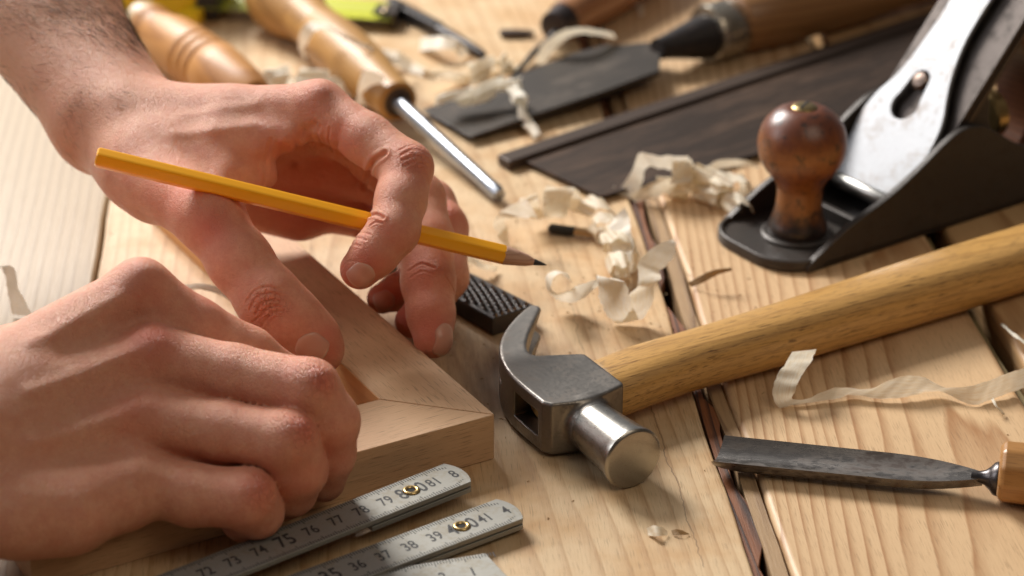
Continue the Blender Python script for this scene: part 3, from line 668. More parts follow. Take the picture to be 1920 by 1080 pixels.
# handle: oval, necked near the head, swelling to the grip
def oval(x, cy, cz, ry, rz, n=36, e=2.6):
    o = []
    for i in range(n):
        a = 2 * pi * i / n; q = 1 / (abs(cos(a)) ** e + abs(sin(a)) ** e) ** (1 / e); o.append((x, cy + ry * cos(a) * q, cz + rz * sin(a) * q))
    return o
HS = [(-1.45, .68, 1.16, .86, .50), (.9, .70, 1.18, .98, .6), (1.05, .70, 1.18, 1.22, .86), (1.7, .78, 1.18, 1.28, .93), (3.2, .92, 1.22, 1.28, .95), (5.5, 1.02, 1.2, 1.20, .97), (8.5, 1.14, 1.15, 1.24, 1.02), (12, 1.32, 1.12, 1.30, 1.06), (16, 1.50, 1.12, 1.42, 1.1), (21, 1.72, 1.12, 1.5, 1.1), (26, 1.95, 1.12, 1.45, 1.08), (29, 2.1, 1.12, 1.5, 1.1), (29.5, 2.1, 1.12, 1.3, .9)]
hs = [s for s in spline(HS, 4)]
OAK = wood('handle_ash', (.64, .36, .11), (.27, .125, .035), pith=(0, 0, -8), freq=3.2, wob=1.2, along='x', contrast=.55, fibre=1.5, rough=.34, pores=.8, bump=.5, coat=.25)
mk('handle', loft([oval(*h_) for h_ in hs]), OAK, ham, sharp=60)

# ------------------------------------------------------------------ folding rule
ALU = metal('rule_metal', (.38, .37, .335), rough=.6, spots=.5, spotcol=(.26, .21, .13), metallic=.6, brushed=.25, scale=.9, bump=.25, axis=0)
INK = plain('rule_ink', (.03, .028, .03), .55); BRASS = metal('brass', (.62, .44, .19), rough=.3, spots=.2, brushed=0)
rule = thing('folding_rule', 'worn metal folding rule fanned out below the frame corner, numbered in centimetres', 'folding rule', frame(W(700, 960)))
RI = rule.matrix_world.inverted()
def arm_(endpx, dirpx, z, wdt, length, first, nums, rounded=True, eyelet=None, big=(), under=True, skewend=0.):
    e = W(*endpx, z); d = nrm(W(*dirpx, z) - e); d[2] = 0; d = nrm(d)      # x runs from the rounded end back along the arm
    M = frame((e[0], e[1], z), -d)                                          # +x points to the free end, text reads along +x
    Ml = RI @ M
    def outline(L_, w0, w1, r):
        pts = [(-L_, w0), (0, w0)]
        if r: 
            m = (w0 + w1) / 2; hw = (w1 - w0) / 2
            pts = [(-L_, w0)] + [(-1.15 + 1.3 * cos(radians(a)), m + hw * sin(radians(a)) / sin(radians(36))) for a in range(-36, 37, 6)] + [(-L_, w1)]
        else: pts = [(-L_, w0), (0, w0), (-skewend, w1), (-L_, w1)]
        return pts
    h = wdt / 2
    if under:
        mk('arm', prism([(p[0] - .0, p[1]) for p in outline(4.2, -h, h, rounded)], -.42, -.24), ALU, rule, Ml, bevel=.02)
    a = mk('arm', prism(outline(length, -h, h, rounded), -.18 if under else -.12, 0), ALU, rule, Ml, bevel=.02)
    # graduations and figures are sheets a hair above the metal
    V = []; Fc = []
    def q(x0, x1, y0, y1):
        b = len(V); V.extend([(x0, y0, .004), (x1, y0, .004), (x1, y1, .004), (x0, y1, .004)]); Fc.append((b, b + 1, b + 2, b + 3))
    lim = -.12 if rounded else -.1
    k = 0; x = first[0]
    n0 = int(length * 10)
    for k in range(-n0, 60):
        x = first[0] + k * .1
        if x > lim or x < -length + .1: continue
        inset = 0
        if rounded and x > -.45: inset = .12 + (x + .45) * .45
        ln = .30 if k % 10 == 0 else (.25 if k % 5 == 0 else .18)
        if inset + .05 < ln + .1:
            q(x - .018, x + .018, h - .03 - ln - (inset * .6 if rounded else 0), h - .03 - inset); q(x - .018, x + .018, -h + .03 + inset, -h + .03 + ln * .8 + (inset * .6 if rounded else 0))
    mk('graduation', (V, Fc), INK, a)
    NV = []; NF = []
    for txt, x in nums:
        if x < -length + .3: continue
        c = bpy.data.curves.new('figure', 'FONT'); c.body = txt.strip(); c.align_x = 'CENTER'; c.align_y = 'CENTER'
        c.size = .92 if txt in big else .70; c.space_character = 1.05; c.offset = .016 if txt in big else .010; c.resolution_u = 3
        o = bpy.data.objects.new('figure', c); me = bpy.data.meshes.new_from_object(o); b0 = len(NV)
        NV += [(v.co.x * .74 + x, v.co.y - .03, .0045) for v in me.vertices]; NF += [tuple(i + b0 for i in p.vertices) for p in me.polygons]
        bpy.data.objects.remove(o); bpy.data.curves.remove(c)
    mk('figures', (NV, NF), INK, a, sharp=0)
    if eyelet is not None:
        prof = [(.0, .30), (.03, .30), (.06, .26), (.07, .22), (.055, .17), (.02, .145)]
        ey = loft([[(r * cos(2 * pi * i / 32) + eyelet, r * sin(2 * pi * i / 32), z_ + .0) for i in range(32)] for z_, r in prof], cap=False)
        e_ = mk('eyelet', ey, BRASS, a, sharp=0)
        mk('hole', lathe([(.008, .15), (.012, .15)], 24, 'z', (eyelet, 0, 0)), plain('eyelet_hole', (.01, .008, .006), .8), e_)
    return a
# the upper arm: 72 ... 81, end cut through the next figure
arm_((862, 884), (300, 1106), 1.02, 1.55, 20, (-2.05, 0), [(str(n), (n - 80) - 2.12) for n in range(64, 82) if n != 80] + [('8', -.27), ('8 ', -2.44), ('0 ', -1.64)], eyelet=-2.05, big=('75', '8 ', '0 '))
arm_((960, 952), (545, 1106), .60, 1.55, 20, (-2.05, 0), [(str(n), (n - 40) - 2.12) for n in range(24, 42) if n != 40] + [('4', -.27), ('4 ', -2.44), ('0 ', -1.64)], eyelet=-2.05, big=('35', '4 ', '0 ', '30'))
arm_((945, 1062), (720, 1100), .5, 1.9, 12, (-.1, 0), [('1', -1.05), ('2', -2.05), ('3', -3.05), ('4', -4.05)], rounded=False, under=False, skewend=.35)

# ------------------------------------------------------------------ gouge on the right
G0, G1 = W(1346, 842, .7), W(1840, 896, .75); GM = frame((G0[0], G0[1], 0), (G1 - G0) * [1, 1, 0]); GL = np.linalg.norm((G1 - G0)[:2])
gouge = thing('carving_gouge', 'dark pitted steel gouge with pale wooden handle pointing left below the hammer handle', 'gouge', GM)
GS = metal('gouge_steel', (.40, .37, .345), rough=.27, spots=.9, spotcol=(.07, .05, .042), brushed=.2, scale=.7, stretch=.45, bump=.5, axis=0)
rings = []
for k in range(37):
    t_ = k / 36; x = t_ * (GL + .05)
    wv = .70 - .06 * t_ if t_ < .62 else .6628 * (1 - ((t_ - .62) / .38) ** 2.3 * .76)
    dep = .36 * (1 - t_ * .85) if t_ < .8 else .115 * (1 - t_) / .2; wall = (.30 + .12 * t_) * (1 if t_ < .8 else 1 - .2 * (t_ - .8) / .2)
    sl = .12 * (1 - t_ * 6) if t_ < .166 else 0; ring = []; ta = radians(13); zc = .62 + .12 * t_
    if k == 0: wall *= .25; 
    elif t_ < .1: wall *= .5 + 5 * t_
    for i in range(15): a = -1 + 2 * i / 14; ring.append((x + sl * a, a * wv, -dep * (1 - a * a)))
    for i in range(15): a = 1 - 2 * i / 14; ring.append((x + sl * a, a * wv * .97, -wall - (dep * .9 + .08) * (1 - a ** 4)))
    rings.append([(p[0], p[1] * cos(ta) - p[2] * sin(ta), max(.02, zc + p[1] * sin(ta) + p[2] * cos(ta) + .12)) for p in ring])
mk('blade', loft(rings), GS, gouge, sharp=45)
mk('bolster', lathe([(GL - .35, .16), (GL - .1, .2), (GL + .12, .26), (GL + .3, .42), (GL + .42, .56), (GL + .52, .60), (GL + .58, .58)], 28, 'x', (0, 0, .78)), metal('dark_bolster', (.10, .09, .09), rough=.3, spots=.3), gouge)
BOX = wood('boxwood_handle', (.44, .21, .06), (.28, .12, .03), pith=(0, 0, -9), freq=1.5, wob=.7, along='x', contrast=.45, fibre=.5, rough=.4, coat=.2, pores=.4)
mk('handle', lathe([(GL + .55, .85), (GL + .6, 1.0), (GL + .75, 1.08), (GL + 3, 1.12), (GL + 6, 1.3), (GL + 9, 1.35), (GL + 11, 1.1), (GL + 11.4, .5)], 10, 'x', (0, 0, 1.1)), BOX, gouge, sharp=20, bevel=.12)

# ------------------------------------------------------------------ bench plane
n0 = np.array([12.9, 86.1, 0]); PA = nrm((.82, .5724, 0)); PB = np.array([-PA[1], PA[0], 0]); LM = frame(n0, PA)
pl = thing('bench_plane', 'old cast iron bench plane with round wooden front knob and silver lever cap', 'hand plane', LM)
IRON = metal('black_iron', (.062, .053, .047), rough=.42, spots=.6, spotcol=(.035, .02, .014), spec=.35, metallic=.35, brushed=.1, scale=1.3, bump=.3, spotrough=.55)
def rtoe(x0, x1, w0, w1, r=2.2, n=10):
    pts = []
    for cx, cy, a0 in ((x0 + r, w0 + r, 180), ): pts += [(cx + r * cos(radians(a0 + 90 * k / n)) , cy + r * sin(radians(a0 + 90 * k / n))) for k in range(n + 1)]
    pts += [(x1, w0), (x1, w1)]
    for cx, cy, a0 in ((x0 + r, w1 - r, 90),): pts += [(cx + r * cos(radians(a0 + 90 * k / n)), cy + r * sin(radians(a0 + 90 * k / n))) for k in range(n + 1)]
    return pts
foot = rtoe(-2.0, 22, 0, 5.7, 2.0)
mk('sole', prism(foot, .02, .34), IRON, pl, bevel=.05)
rim_p = rtoe(-2.0, 1.4, 0, 5.7, 2.0); rim_p = [p for p in rim_p if p[0] < 1.41][::-1]
rim = [(p[0], p[1], .42) for p in (rim_p[1:] + rim_p[:1])]
rp_ = [p for p in rtoe(-1.88, 1.5, .12, 5.58, 1.9)]
i0 = len(rp_) // 2; seq = rp_[i0 + 1 + 0:][::1]
path_ = [(1.5, 5.58, .4)] + [(p[0], p[1], .4) for p in rtoe(-1.88, 1.5, .12, 5.58, 1.9)[-11:]] + [(p[0], p[1], .4) for p in rtoe(-1.88, 1.5, .12, 5.58, 1.9)[:11]] + [(1.5, .12, .4)]
mk('toe_rim', tube(path_, .13, 8), IRON, pl, sharp=0)
prof = [(-.8, .2), (-.6, .42), (.3, .95), (1.4, 1.55), (2.6, 2.0), (3.9, 2.5), (5.3, 3.25), (6.6, 4.05), (7.4, 4.42), (8.1, 4.5), (8.9, 4.35), (9.8, 3.85), (11.2, 3.0), (13, 2.3), (15, 1.9), (18, 1.6), (21.5, .9), (21.9, .3)]
pp = spline([(a, b, 0) for a, b in prof], 4)
def wing(y0, y1):
    P2 = [(p[0], max(p[1], .1)) for p in pp] + [(21.9, .03), (-.8, .03)]
    v, f = prism(P2, 0, 1); lo = min(p[2] for p in v)
    return [(p[0], (y0 if p[2] == lo else y1), p[1]) for p in v], f
mk('side_wing', wing(0, .34), IRON, pl, bevel=.09, seg=3); mk('side_wing', wing(5.36, 5.7), IRON, pl, bevel=.09, seg=3)
mk('cross_rib', box(3.0, 3.35, .35, 5.35, .3, .95), IRON, pl, bevel=.1); mk('mouth', box(3.6, 6.2, .36, 5.34, .3, .42), plain('mouth_dark', (.012, .01, .01), .7), pl)
# knob
KW = (lambda t: t)(NT('knob_wood')); P = KW.coord(); zk = KW.sep(P)[2]
kn = KW.noise(KW.coord((100, 100, 18)), 5, 5, .65); pn = KW.noise(P, 1.1, 5, .65)
kc = KW.mix(kn, (.20, .055, .018), (.085, .022, .01)); worn = KW.mix(kn, (.42, .17, .045), (.22, .075, .02))
zf = KW.ramp(KW.math('ADD', KW.math('MULTIPLY', zk, .125), KW.math('MULTIPLY', KW.math('SUBTRACT', pn, .5), .35)), [(.08, 0.), (.22, .9), (.36, .75), (.42, .25), (.52, .8), (.62, .35), (.72, 0.)])
kc = KW.mix(zf, kc, worn); kc = KW.mix(KW.ramp(KW.noise(P, 2.6, 6, .7), [(.54, 0.), (.62, .8)]), kc, (.02, .012, .01))
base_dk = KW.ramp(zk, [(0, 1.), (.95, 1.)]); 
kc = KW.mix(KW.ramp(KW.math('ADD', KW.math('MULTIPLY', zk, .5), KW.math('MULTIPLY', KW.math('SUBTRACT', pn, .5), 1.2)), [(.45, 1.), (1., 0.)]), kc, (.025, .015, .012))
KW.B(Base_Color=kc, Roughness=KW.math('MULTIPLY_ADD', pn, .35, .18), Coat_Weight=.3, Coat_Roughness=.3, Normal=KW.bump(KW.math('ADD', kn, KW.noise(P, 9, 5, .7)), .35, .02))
kx, ky = 1.0, 2.75
KM = Matrix.Translation((kx * CM, ky * CM, 0))
kp = [(.36, 1.1), (.42, 1.22), (.6, 1.28), (.85, 1.25), (1.15, 1.12), (1.7, .99), (2.2, .95), (2.6, .99), (3.0, 1.2), (3.45, 1.55), (3.95, 1.8), (4.5, 1.88), (5.05, 1.8), (5.5, 1.58), (5.85, 1.25), (6.05, .9), (6.12, .62), (6.1, .3)]
kp = [tuple(p[:2]) for p in spline([(a, b, 0) for a, b in kp], 3)]
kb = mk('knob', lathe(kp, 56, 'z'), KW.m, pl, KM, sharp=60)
mk('flange', lathe([(.33, 1.55), (.45, 1.55), (.52, 1.45), (.52, 1.2)], 48, 'z'), IRON, kb)
sc_ = mk('screw', lathe([(6.05, .55), (6.13, .55), (6.2, .48), (6.24, .3), (6.25, .05)], 40, 'z'), metal('old_brass', (.36, .26, .12), rough=.35, spots=.6, spotcol=(.1, .07, .03)), kb, sharp=40)
mk('slot', box(-.42, .42, -.05, .05, 6.2, 6.262), plain('slot_dark', (.02, .015, .01), .8), sc_, Matrix.Rotation(.5, 4, 'Z'))
# lever cap in its own sloping plane
a5 = radians(50); lc = np.array([4.94, .6, 1.83])
TM = Matrix.Identity(4); Ux = (cos(a5), 0, sin(a5)); Nz = (-sin(a5), 0, cos(a5))
for i in range(3): TM[i][0] = Ux[i]; TM[i][1] = (0, 1, 0)[i]; TM[i][2] = Nz[i]
TM[0][3], TM[1][3], TM[2][3] = 4.94 * CM, 0, 1.83 * CM
LCM = metal('lever_cap_nickel', (.36, .365, .38), rough=.48, spots=.55, spotcol=(.25, .205, .175), metallic=.9, brushed=.25, scale=.6, bump=.4, spotrough=.5)
right = spline([(-.2, .62, 0), (1.6, .60, 0), (3.0, .72, 0), (3.8, .95, 0), (4.4, 1.25, 0), (5.5, 1.75, 0), (7.0, 2.15, 0), (8.5, 2.25, 0), (10.5, 2.2, 0), (11.6, 2.3, 0)], 4)
left = spline([(-.2, 4.65, 0), (1.6, 5.1, 0), (2.7, 5.25, 0), (3.8, 5.05, 0), (4.6, 4.7, 0), (5.6, 4.45, 0), (7.0, 4.3, 0), (8.5, 4.25, 0), (10.5, 4.35, 0), (11.6, 4.3, 0)], 4)
# keyhole slot cut as a real opening: build plate as grid of quads between outline and hole
hole = []
for a in range(60, 301, 12): hole.append((3.72 + .70 * cos(radians(a)), 3.25 + .70 * sin(radians(a))))
for a in range(-80, 81, 16): hole.append((4.95 + .46 * cos(radians(a)), 3.25 + .46 * sin(radians(a))))
bmv = [(p[0], p[1]) for p in right] + [(p[0], p[1]) for p in left[::-1]]
def plate(outl, holes, z0, z1):
    from mathutils.geometry import delaunay_2d_cdt
    vs = [Vector(p) for p in outl]; n1 = len(vs); fs = [list(range(n1))]; vs += [Vector(p) for h in holes for p in h]
    b = n1; es = []
    for h in holes: es += [(b + i, b + (i + 1) % len(h)) for i in range(len(h))]; b += len(h)
    es += [(i, (i + 1) % n1) for i in range(n1)]
    vo, eo, fo, *_ = delaunay_2d_cdt(vs, es, [], 0, 1e-6)
    def inside(p, poly):
        c = False; n = len(poly)
        for i in range(n):
            a, b_ = poly[i], poly[i - 1]
            if (a[1] > p[1]) != (b_[1] > p[1]) and p[0] < (b_[0] - a[0]) * (p[1] - a[1]) / (b_[1] - a[1]) + a[0]: c = not c
        return c
    F2 = []
    for f in fo:
        c = sum((vo[i] for i in f), Vector((0, 0))) / len(f)
        if inside(c, outl) and not any(inside(c, h) for h in holes): F2.append(list(f) if (vo[f[1]] - vo[f[0]]).cross(vo[f[2]] - vo[f[0]]) > 0 else list(f)[::-1])
    V = [(p[0], p[1], z1) for p in vo] + [(p[0], p[1], z0) for p in vo]; nn = len(vo)
    Fc = [tuple(f) for f in F2] + [tuple(i + nn for i in f[::-1]) for f in F2]
    cnt = {}
    for f in F2:
        for i in range(len(f)): cnt[(f[i], f[(i + 1) % len(f)])] = 1
    for (a, b_) in list(cnt):
        if (b_, a) not in cnt: Fc.append((b_, a, a + nn, b_ + nn))
    return V, Fc
mk('lever_cap', plate(bmv, [hole], -.25, 0), LCM, pl, TM, sharp=30, bevel=.06, seg=2)
lv, lf = lathe([(.75, .1), (.8, .3), (.9, .36), (4.5, .36), (4.6, .3), (4.65, .1)], 24, 'x'); mk('lever_cap_lip', ([(p[1] - .42, p[0], p[2] - .22) for p in lv], [q[::-1] for q in lf]), metal('lip_nickel', (.42, .41, .39), rough=.33, spots=.4, spotcol=(.2, .17, .14)), pl, TM, sharp=60)
mk('cap_screw', lathe([(-.55, .2), (-.14, .2), (-.12, .42), (.0, .42), (.1, .32), (.14, .05)], 28, 'z', (4.95, 3.25, -.02)), metal('dark_screw', (.16, .12, .10), rough=.35, spots=.4), pl, TM)
mk('cap_iron', plate([(-.1, .45), (12.5, .45), (12.8, 2.8), (12.5, 5.2), (-.1, 5.2)], [], -.75, -.45), metal('cap_iron_steel', (.10, .085, .078), rough=.4, spots=.7, spotcol=(.04, .03, .025)), pl, TM, bevel=.05)
mk('plane_iron', plate([(-.6, .4), (14.2, .4), (14.4, 2.8), (14.2, 5.25), (-.6, 5.25)], [], -1.05, -.78), metal('iron_steel', (.13, .11, .10), rough=.42, spots=.7, spotcol=(.05, .035, .028)), pl, TM, bevel=.04)
fr_ = [(5.6, .33), (11.3, .33), (11.0, 2.0), (10.2, 4.0), (9.9, 6.3), (9.4, 6.3)]
v, f = prism(fr_, .9, 4.8); mk('frog', ([(p[0], p[2], p[1]) for p in v], [q[::-1] for q in f]), IRON, pl, bevel=.1)
mk('adjusting_wheel', lathe([(11.6, .2), (11.65, 1.05), (11.75, 1.15), (12.3, 1.15), (12.4, 1.05), (12.45, .3)], 36, 'x', (0, 2.85, 3.3)), BRASS, pl, sharp=40)
TW = wood('tote_wood', (.13, .045, .02), (.05, .018, .01), along='x', freq=3, rough=.35, coat=.3)
hp = spline([(13.0, .35, 0), (12.9, 1.5, 0), (13.6, 3.0, 0), (13.4, 5.0, 0), (12.6, 7.0, 0), (12.2, 8.2, 0), (13.4, 8.6, 0), (14.6, 7.6, 0), (15.6, 5.5, 0), (16.4, 3.2, 0), (17.4, 1.4, 0), (18.5, .4, 0)], 4)
v, f = prism([(p[0], p[1]) for p in hp], 1.7, 3.9); mk('handle', ([(p[0], p[2], p[1]) for p in v], [q[::-1] for q in f]), TW, pl, bevel=.6, seg=4)
# ------------------------------------------------------------------ hand saw with stiff back
DKS = metal('saw_steel', (.040, .026, .019), spec=.25, rough=.55, spots=.9, stretch=.12, spotcol=(.085, .050, .032), metallic=.35, brushed=.5, scale=.7, bump=.3, axis=0)
s0, s1 = W(940, 296, .5), W(1760, 22, .5); SM = frame((s0[0], s0[1], 0), (s1 - s0) * [1, 1, 0]); SL = 34.
def loc(M, p): return np.array(M.inverted() @ Vector([c * CM for c in p])) / CM
saw = thing('back_saw', 'dark rusty back saw lying flat between the broad chisel and the plane', 'saw', SM)
b_ = [loc(SM, W(*q, .2)) for q in ((985, 315), (1120, 374), (1460, 285))]
y_in = -.55
toe = loc(SM, W(1125, 372, .2)); btm = loc(SM, W(1500, 270, .2))
mk('saw_blade', prism([(.9, -.2), (toe[0], toe[1]), (toe[0] + 3, toe[1] + (btm[1] - toe[1]) * .3), (btm[0], btm[1]), (SL, btm[1] - 1.), (SL, -.2)], .22, .32), DKS, saw, bevel=.02)
tv = []; tf = []
for k in range(95):
    x = toe[0] + .2 + k * .22; y = toe[1] + (btm[1] - toe[1]) * (x - toe[0]) / (btm[0] - toe[0]) + .03
    b0 = len(tv); tv += [(x, y, .23), (x + .2, y, .23), (x + .1, y - .17, .23), (x, y, .31), (x + .2, y, .31), (x + .1, y - .17, .31)]; tf += [(0 + b0, 2 + b0, 1 + b0), (3 + b0, 4 + b0, 5 + b0), (b0, b0 + 3, b0 + 5, b0 + 2), (b0 + 1, b0 + 2, b0 + 5, b0 + 4)]
mk('teeth', (tv, tf), DKS, saw, sharp=10)
mk('spine', prism([(-.05, -.62), (.1, .42), (SL, .42), (SL, -.62)], .02, .52), metal('spine_steel', (.075, .052, .040), stretch=.15, spec=.35, rough=.5, spots=.7, spotcol=(.04, .02, .012), metallic=.4, axis=0), saw, bevel=.10, seg=3)

# ------------------------------------------------------------------ broad chisel (behind)
zs = lambda u: .25 + .95 * min(1, max(0, (u - 790) / 450))
c0 = W(883, 256, zs(883)); c0b = W(792, 206, zs(792)); mid = (c0 + c0b) / 2; far = W(1290, 72, 1.5)
ax = nrm((far - mid) * [1, 1, 0]); CMx = frame((mid[0], mid[1], 0), ax); BS = metal('chisel_steel', (.050, .042, .036), spec=.3, rough=.5, spots=.8, stretch=.3, spotcol=(.085, .066, .052), metallic=.5, brushed=.2, scale=.8, axis=0)
ch = thing('broad_chisel', 'wide flat chisel with dark blade, steel ferrule and brown handle behind the saw', 'chisel', CMx)
ol = [(792, 206), (883, 256), (964, 227), (1050, 198), (1130, 171), (1236, 132), (1238, 108), (1236, 78), (1200, 80), (1167, 84), (1141, 82), (1076, 99), (964, 141), (865, 176)]
P3 = [loc(CMx, W(u, v, zs(u))) for u, v in ol]; n_ = len(P3)
V = [tuple(p) for p in P3] + [(p[0], p[1], p[2] - (.06 if i < 2 else .30)) for i, p in enumerate(P3)]
f = [tuple(range(n_)), tuple(range(2 * n_ - 1, n_ - 1, -1))] + [(i, i + n_, (i + 1) % n_ + n_, (i + 1) % n_) for i in range(n_)]
mk('blade', (V, f), BS, ch, bevel=.04)
shl = loc(CMx, W(1237, 95, 1.2))[0] - .3
mk('socket', lathe([(shl + .05, .55), (shl + .6, .62), (shl + 2.9, 1.12), (shl + 3.4, 1.18)], 28, 'x', (0, 0, 1.35)), metal('socket_iron', (.035, .03, .03), rough=.4, spots=.3, metallic=.5), ch)
mk('ferrule', lathe([(shl + 3.3, 1.2), (shl + 3.32, 1.42), (shl + 3.5, 1.5), (shl + 5.0, 1.5), (shl + 5.1, 1.42)], 40, 'x', (0, 0, 1.5)), metal('ferrule_steel', (.55, .5, .42), rough=.25, spots=.4, spotcol=(.2, .13, .08)), ch, sharp=40)
mk('handle', lathe([(shl + 5.0, 1.4), (shl + 5.3, 1.62), (shl + 8, 1.75), (shl + 13, 1.72), (shl + 17, 1.5), (shl + 20, 1.55), (shl + 21, 1.1), (shl + 21.2, .4)], 40, 'x', (0, 0, 1.72)), wood('dark_handle', (.33, .165, .06), (.17, .07, .025), along='x', freq=2, rough=.45, fibre=.8, coat=.2), ch, sharp=60)

# ------------------------------------------------------------------ long steel shaft tool with turned handle
def turned(name, label, cat, a, b, za, zb, shaft, prof, wood_m, metal_m, rings=(), segs=44):
    p, q = W(*a, za), W(*b, zb); M = frame(p, q - p); th = thing(name, label, cat, M); L_ = np.linalg.norm(q - p)
    return th, M, L_
WH1 = wood('turned_handle', (.46, .24, .065), (.25, .115, .025), along='x', freq=1.6, pith=(0, 0, -6), rough=.5, fibre=.6, coat=.08)
a, b = W(560, 22, 1.75), W(745, 190, 1.35); M = frame(a, b - a); L_ = np.linalg.norm(b - a)
td = thing('screwdriver', 'long bright steel driver with turned pale wooden handle wrapped in a curled shaving', 'screwdriver', M)
hp = [(-3.6, .6), (-3.5, 1.5), (-3.2, 1.85), (-2.4, 1.98), (-1.4, 1.9), (0., 1.55), (1.0, 1.27), (1.6, 1.2), (1.75, 1.26), (1.9, 1.2), (2.1, 1.26), (2.3, 1.2), (2.5, 1.26), (2.7, 1.2), (3.4, 1.3), (5., 1.42), (L_ * .5, 1.45), (L_ * .68, 1.35), (L_ * .85, 1.12), (L_ - .5, 1.02), (L_, .98), (L_ + .12, .8)]
mk('handle', lathe(hp, 44, 'x'), WH1, td, sharp=50)
tip = loc(M, W(937, 366, .45)); d = nrm(tip - [L_, 0, 0]); SLn = np.linalg.norm(tip - [L_, 0, 0])
CHR = metal('bright_shaft', (.36, .38, .42), rough=.27, spots=.2, brushed=.1, spotcol=(.25, .24, .25))
path = [np.array([L_, 0, 0]) + d * SLn * t_ for t_ in (-.02, .0, .06, .1, .3, .32, .9, .96, 1., 1.003)]
mk('shaft', tube(path, [.34, .40, .40, .36, .36, .33, .33, .35, .27, .1], 24), CHR, td, sharp=50)
mk('end_ring', lathe([(L_ - .02, .72), (L_ + .14, .72), (L_ + .2, .5)], 32, 'x'), plain('dark_ring', (.05, .03, .02), .6), td)

a, b = W(283, 52, 1.7), W(480, 186, 1.3); M = frame(a, b - a); L_ = np.linalg.norm(b - a)
t2 = thing('turning_tool', 'tool with smooth brown turned handle and three grooves behind the wrist', 'turning tool', M)
hp = [(-.35, .5), (-.3, 1.05), (-.1, 1.22), (.3, 1.25), (.5, 1.1), (1., 1.16), (2.4, 1.42), (L_ * .42, 1.5)]
for g in (.46, .53, .60): hp += [(L_ * g - .16, 1.5), (L_ * g, 1.38), (L_ * g + .16, 1.5)]
hp += [(L_ * .72, 1.42), (L_ * .9, 1.2), (L_ - .2, .98), (L_ - .05, .9)]
mk('handle', lathe(hp, 44, 'x'), wood('reddish_handle', (.52, .24, .065), (.33, .13, .03), along='x', freq=1.4, pith=(0, 0, -6), rough=.5, fibre=.5, coat=.03), t2, sharp=50)
mk('ferrule', lathe([(-1.1, .95), (-1.0, 1.12), (-.3, 1.12), (-.25, 1.0)], 40, 'x'), plain('ivory_cap', (.50, .37, .22), .45), t2)
mk('end_ring', lathe([(L_ - .1, .7), (L_ + .3, .7), (L_ + .35, .4)], 32, 'x'), CHR, t2)

# ------------------------------------------------------------------ tape measure
TO = W(300, 50, 0); TM2 = frame((TO[0], TO[1], 0), (1, -.10, 0)); tm = thing('tape_measure', 'yellow and black tape measure with its yellow tape pulled out to the right', 'tape measure', TM2)
YP = plain('yellow_plastic', (.80, .52, .015), .35); BP = plain('black_plastic', (.018, .018, .02), .45)
tp = [(-3.2, 0), (1.3, 0), (1.9, 1.0), (1.9, 3.4), (1.0, 4.6), (-.6, 5.1), (-2.4, 4.7), (-3.2, 3.4)]
v, f = prism(tp, 0, 3.2); mk('case', ([(p[0], p[2] + 1.2, p[1] + .05) for p in v], [q[::-1] for q in f]), YP, tm, bevel=.3, seg=3)
v, f = prism([(1.7, .0), (2.9, .0), (3.0, 1.9), (2.7, 4.9), (1.4, 4.9), (1.85, 3.2)], 0, 3.4); mk('grip', ([(p[0], p[2] + 1.0, p[1] + .04) for p in v], [q[::-1] for q in f]), BP, tm, bevel=.22, seg=3)
mk('belt_foot', box(1.0, 2.2, -.2, 1.1, .05, .8), YP, tm, bevel=.12)
TY = plain('tape_yellow', (.50, .52, .02), .4)
tA, tB = loc(TM2, W(370, 6, .5)), loc(TM2, W(745, 32, .35)); d = nrm(tB - tA); pr = np.array([-d[1], d[0], 0.]); rings = []
for k in range(25):
    t_ = k / 24; c = tA + (tB - tA) * t_; ring = []
    for i in range(9): a_ = -1 + 2 * i / 8; ring.append(tuple(c + pr * a_ * 1.5 + np.array([0, 0, .30 * a_ * a_])))
    rings.append(ring)
V = [p for r in rings for p in r]; mk('tape', (V, [(k * 9 + i, k * 9 + i + 1, k * 9 + 10 + i, k * 9 + 9 + i) for k in range(24) for i in range(8)]), TY, tm, solid=.03)
V = []; Fc = []
for k in range(56):
    c = tA + d * (.3 + k * .25); ln = .9 if k % 4 == 0 else .45
    for sgn in (1,):
        p_ = c - pr * 1.48 + [0, 0, .33]; q_ = c - pr * (1.48 - ln) + [0, 0, .33 * (1 - ln / 1.5) ** 2 + .035]
        b0 = len(V); V += [tuple(p_ - d * .03), tuple(p_ + d * .03), tuple(q_ + d * .03), tuple(q_ - d * .03)]; Fc.append((b0, b0 + 1, b0 + 2, b0 + 3))
mk('graduation', (V, Fc), INK, tm)
e = tB; hk = join(box(-.1, .12, -1.1, 1.1, -.35, .55), box(-1.2, .1, -.8, .8, .32, .42)); mk('hook', ([tuple(e + d * p[0] + pr * p[1] + np.array([0, 0, p[2]])) for p in hk[0]], hk[1]), metal('dark_hook', (.12, .10, .09), rough=.35, spots=.5), tm)
for s in (-.35, .35):
    c = e - d * .6 + pr * s; mk('rivet', lathe([(.42, .16), (.50, .14), (.54, .04)], 16, 'z', tuple(c)), metal('rivet_brass', (.7, .55, .35), rough=.25), tm)

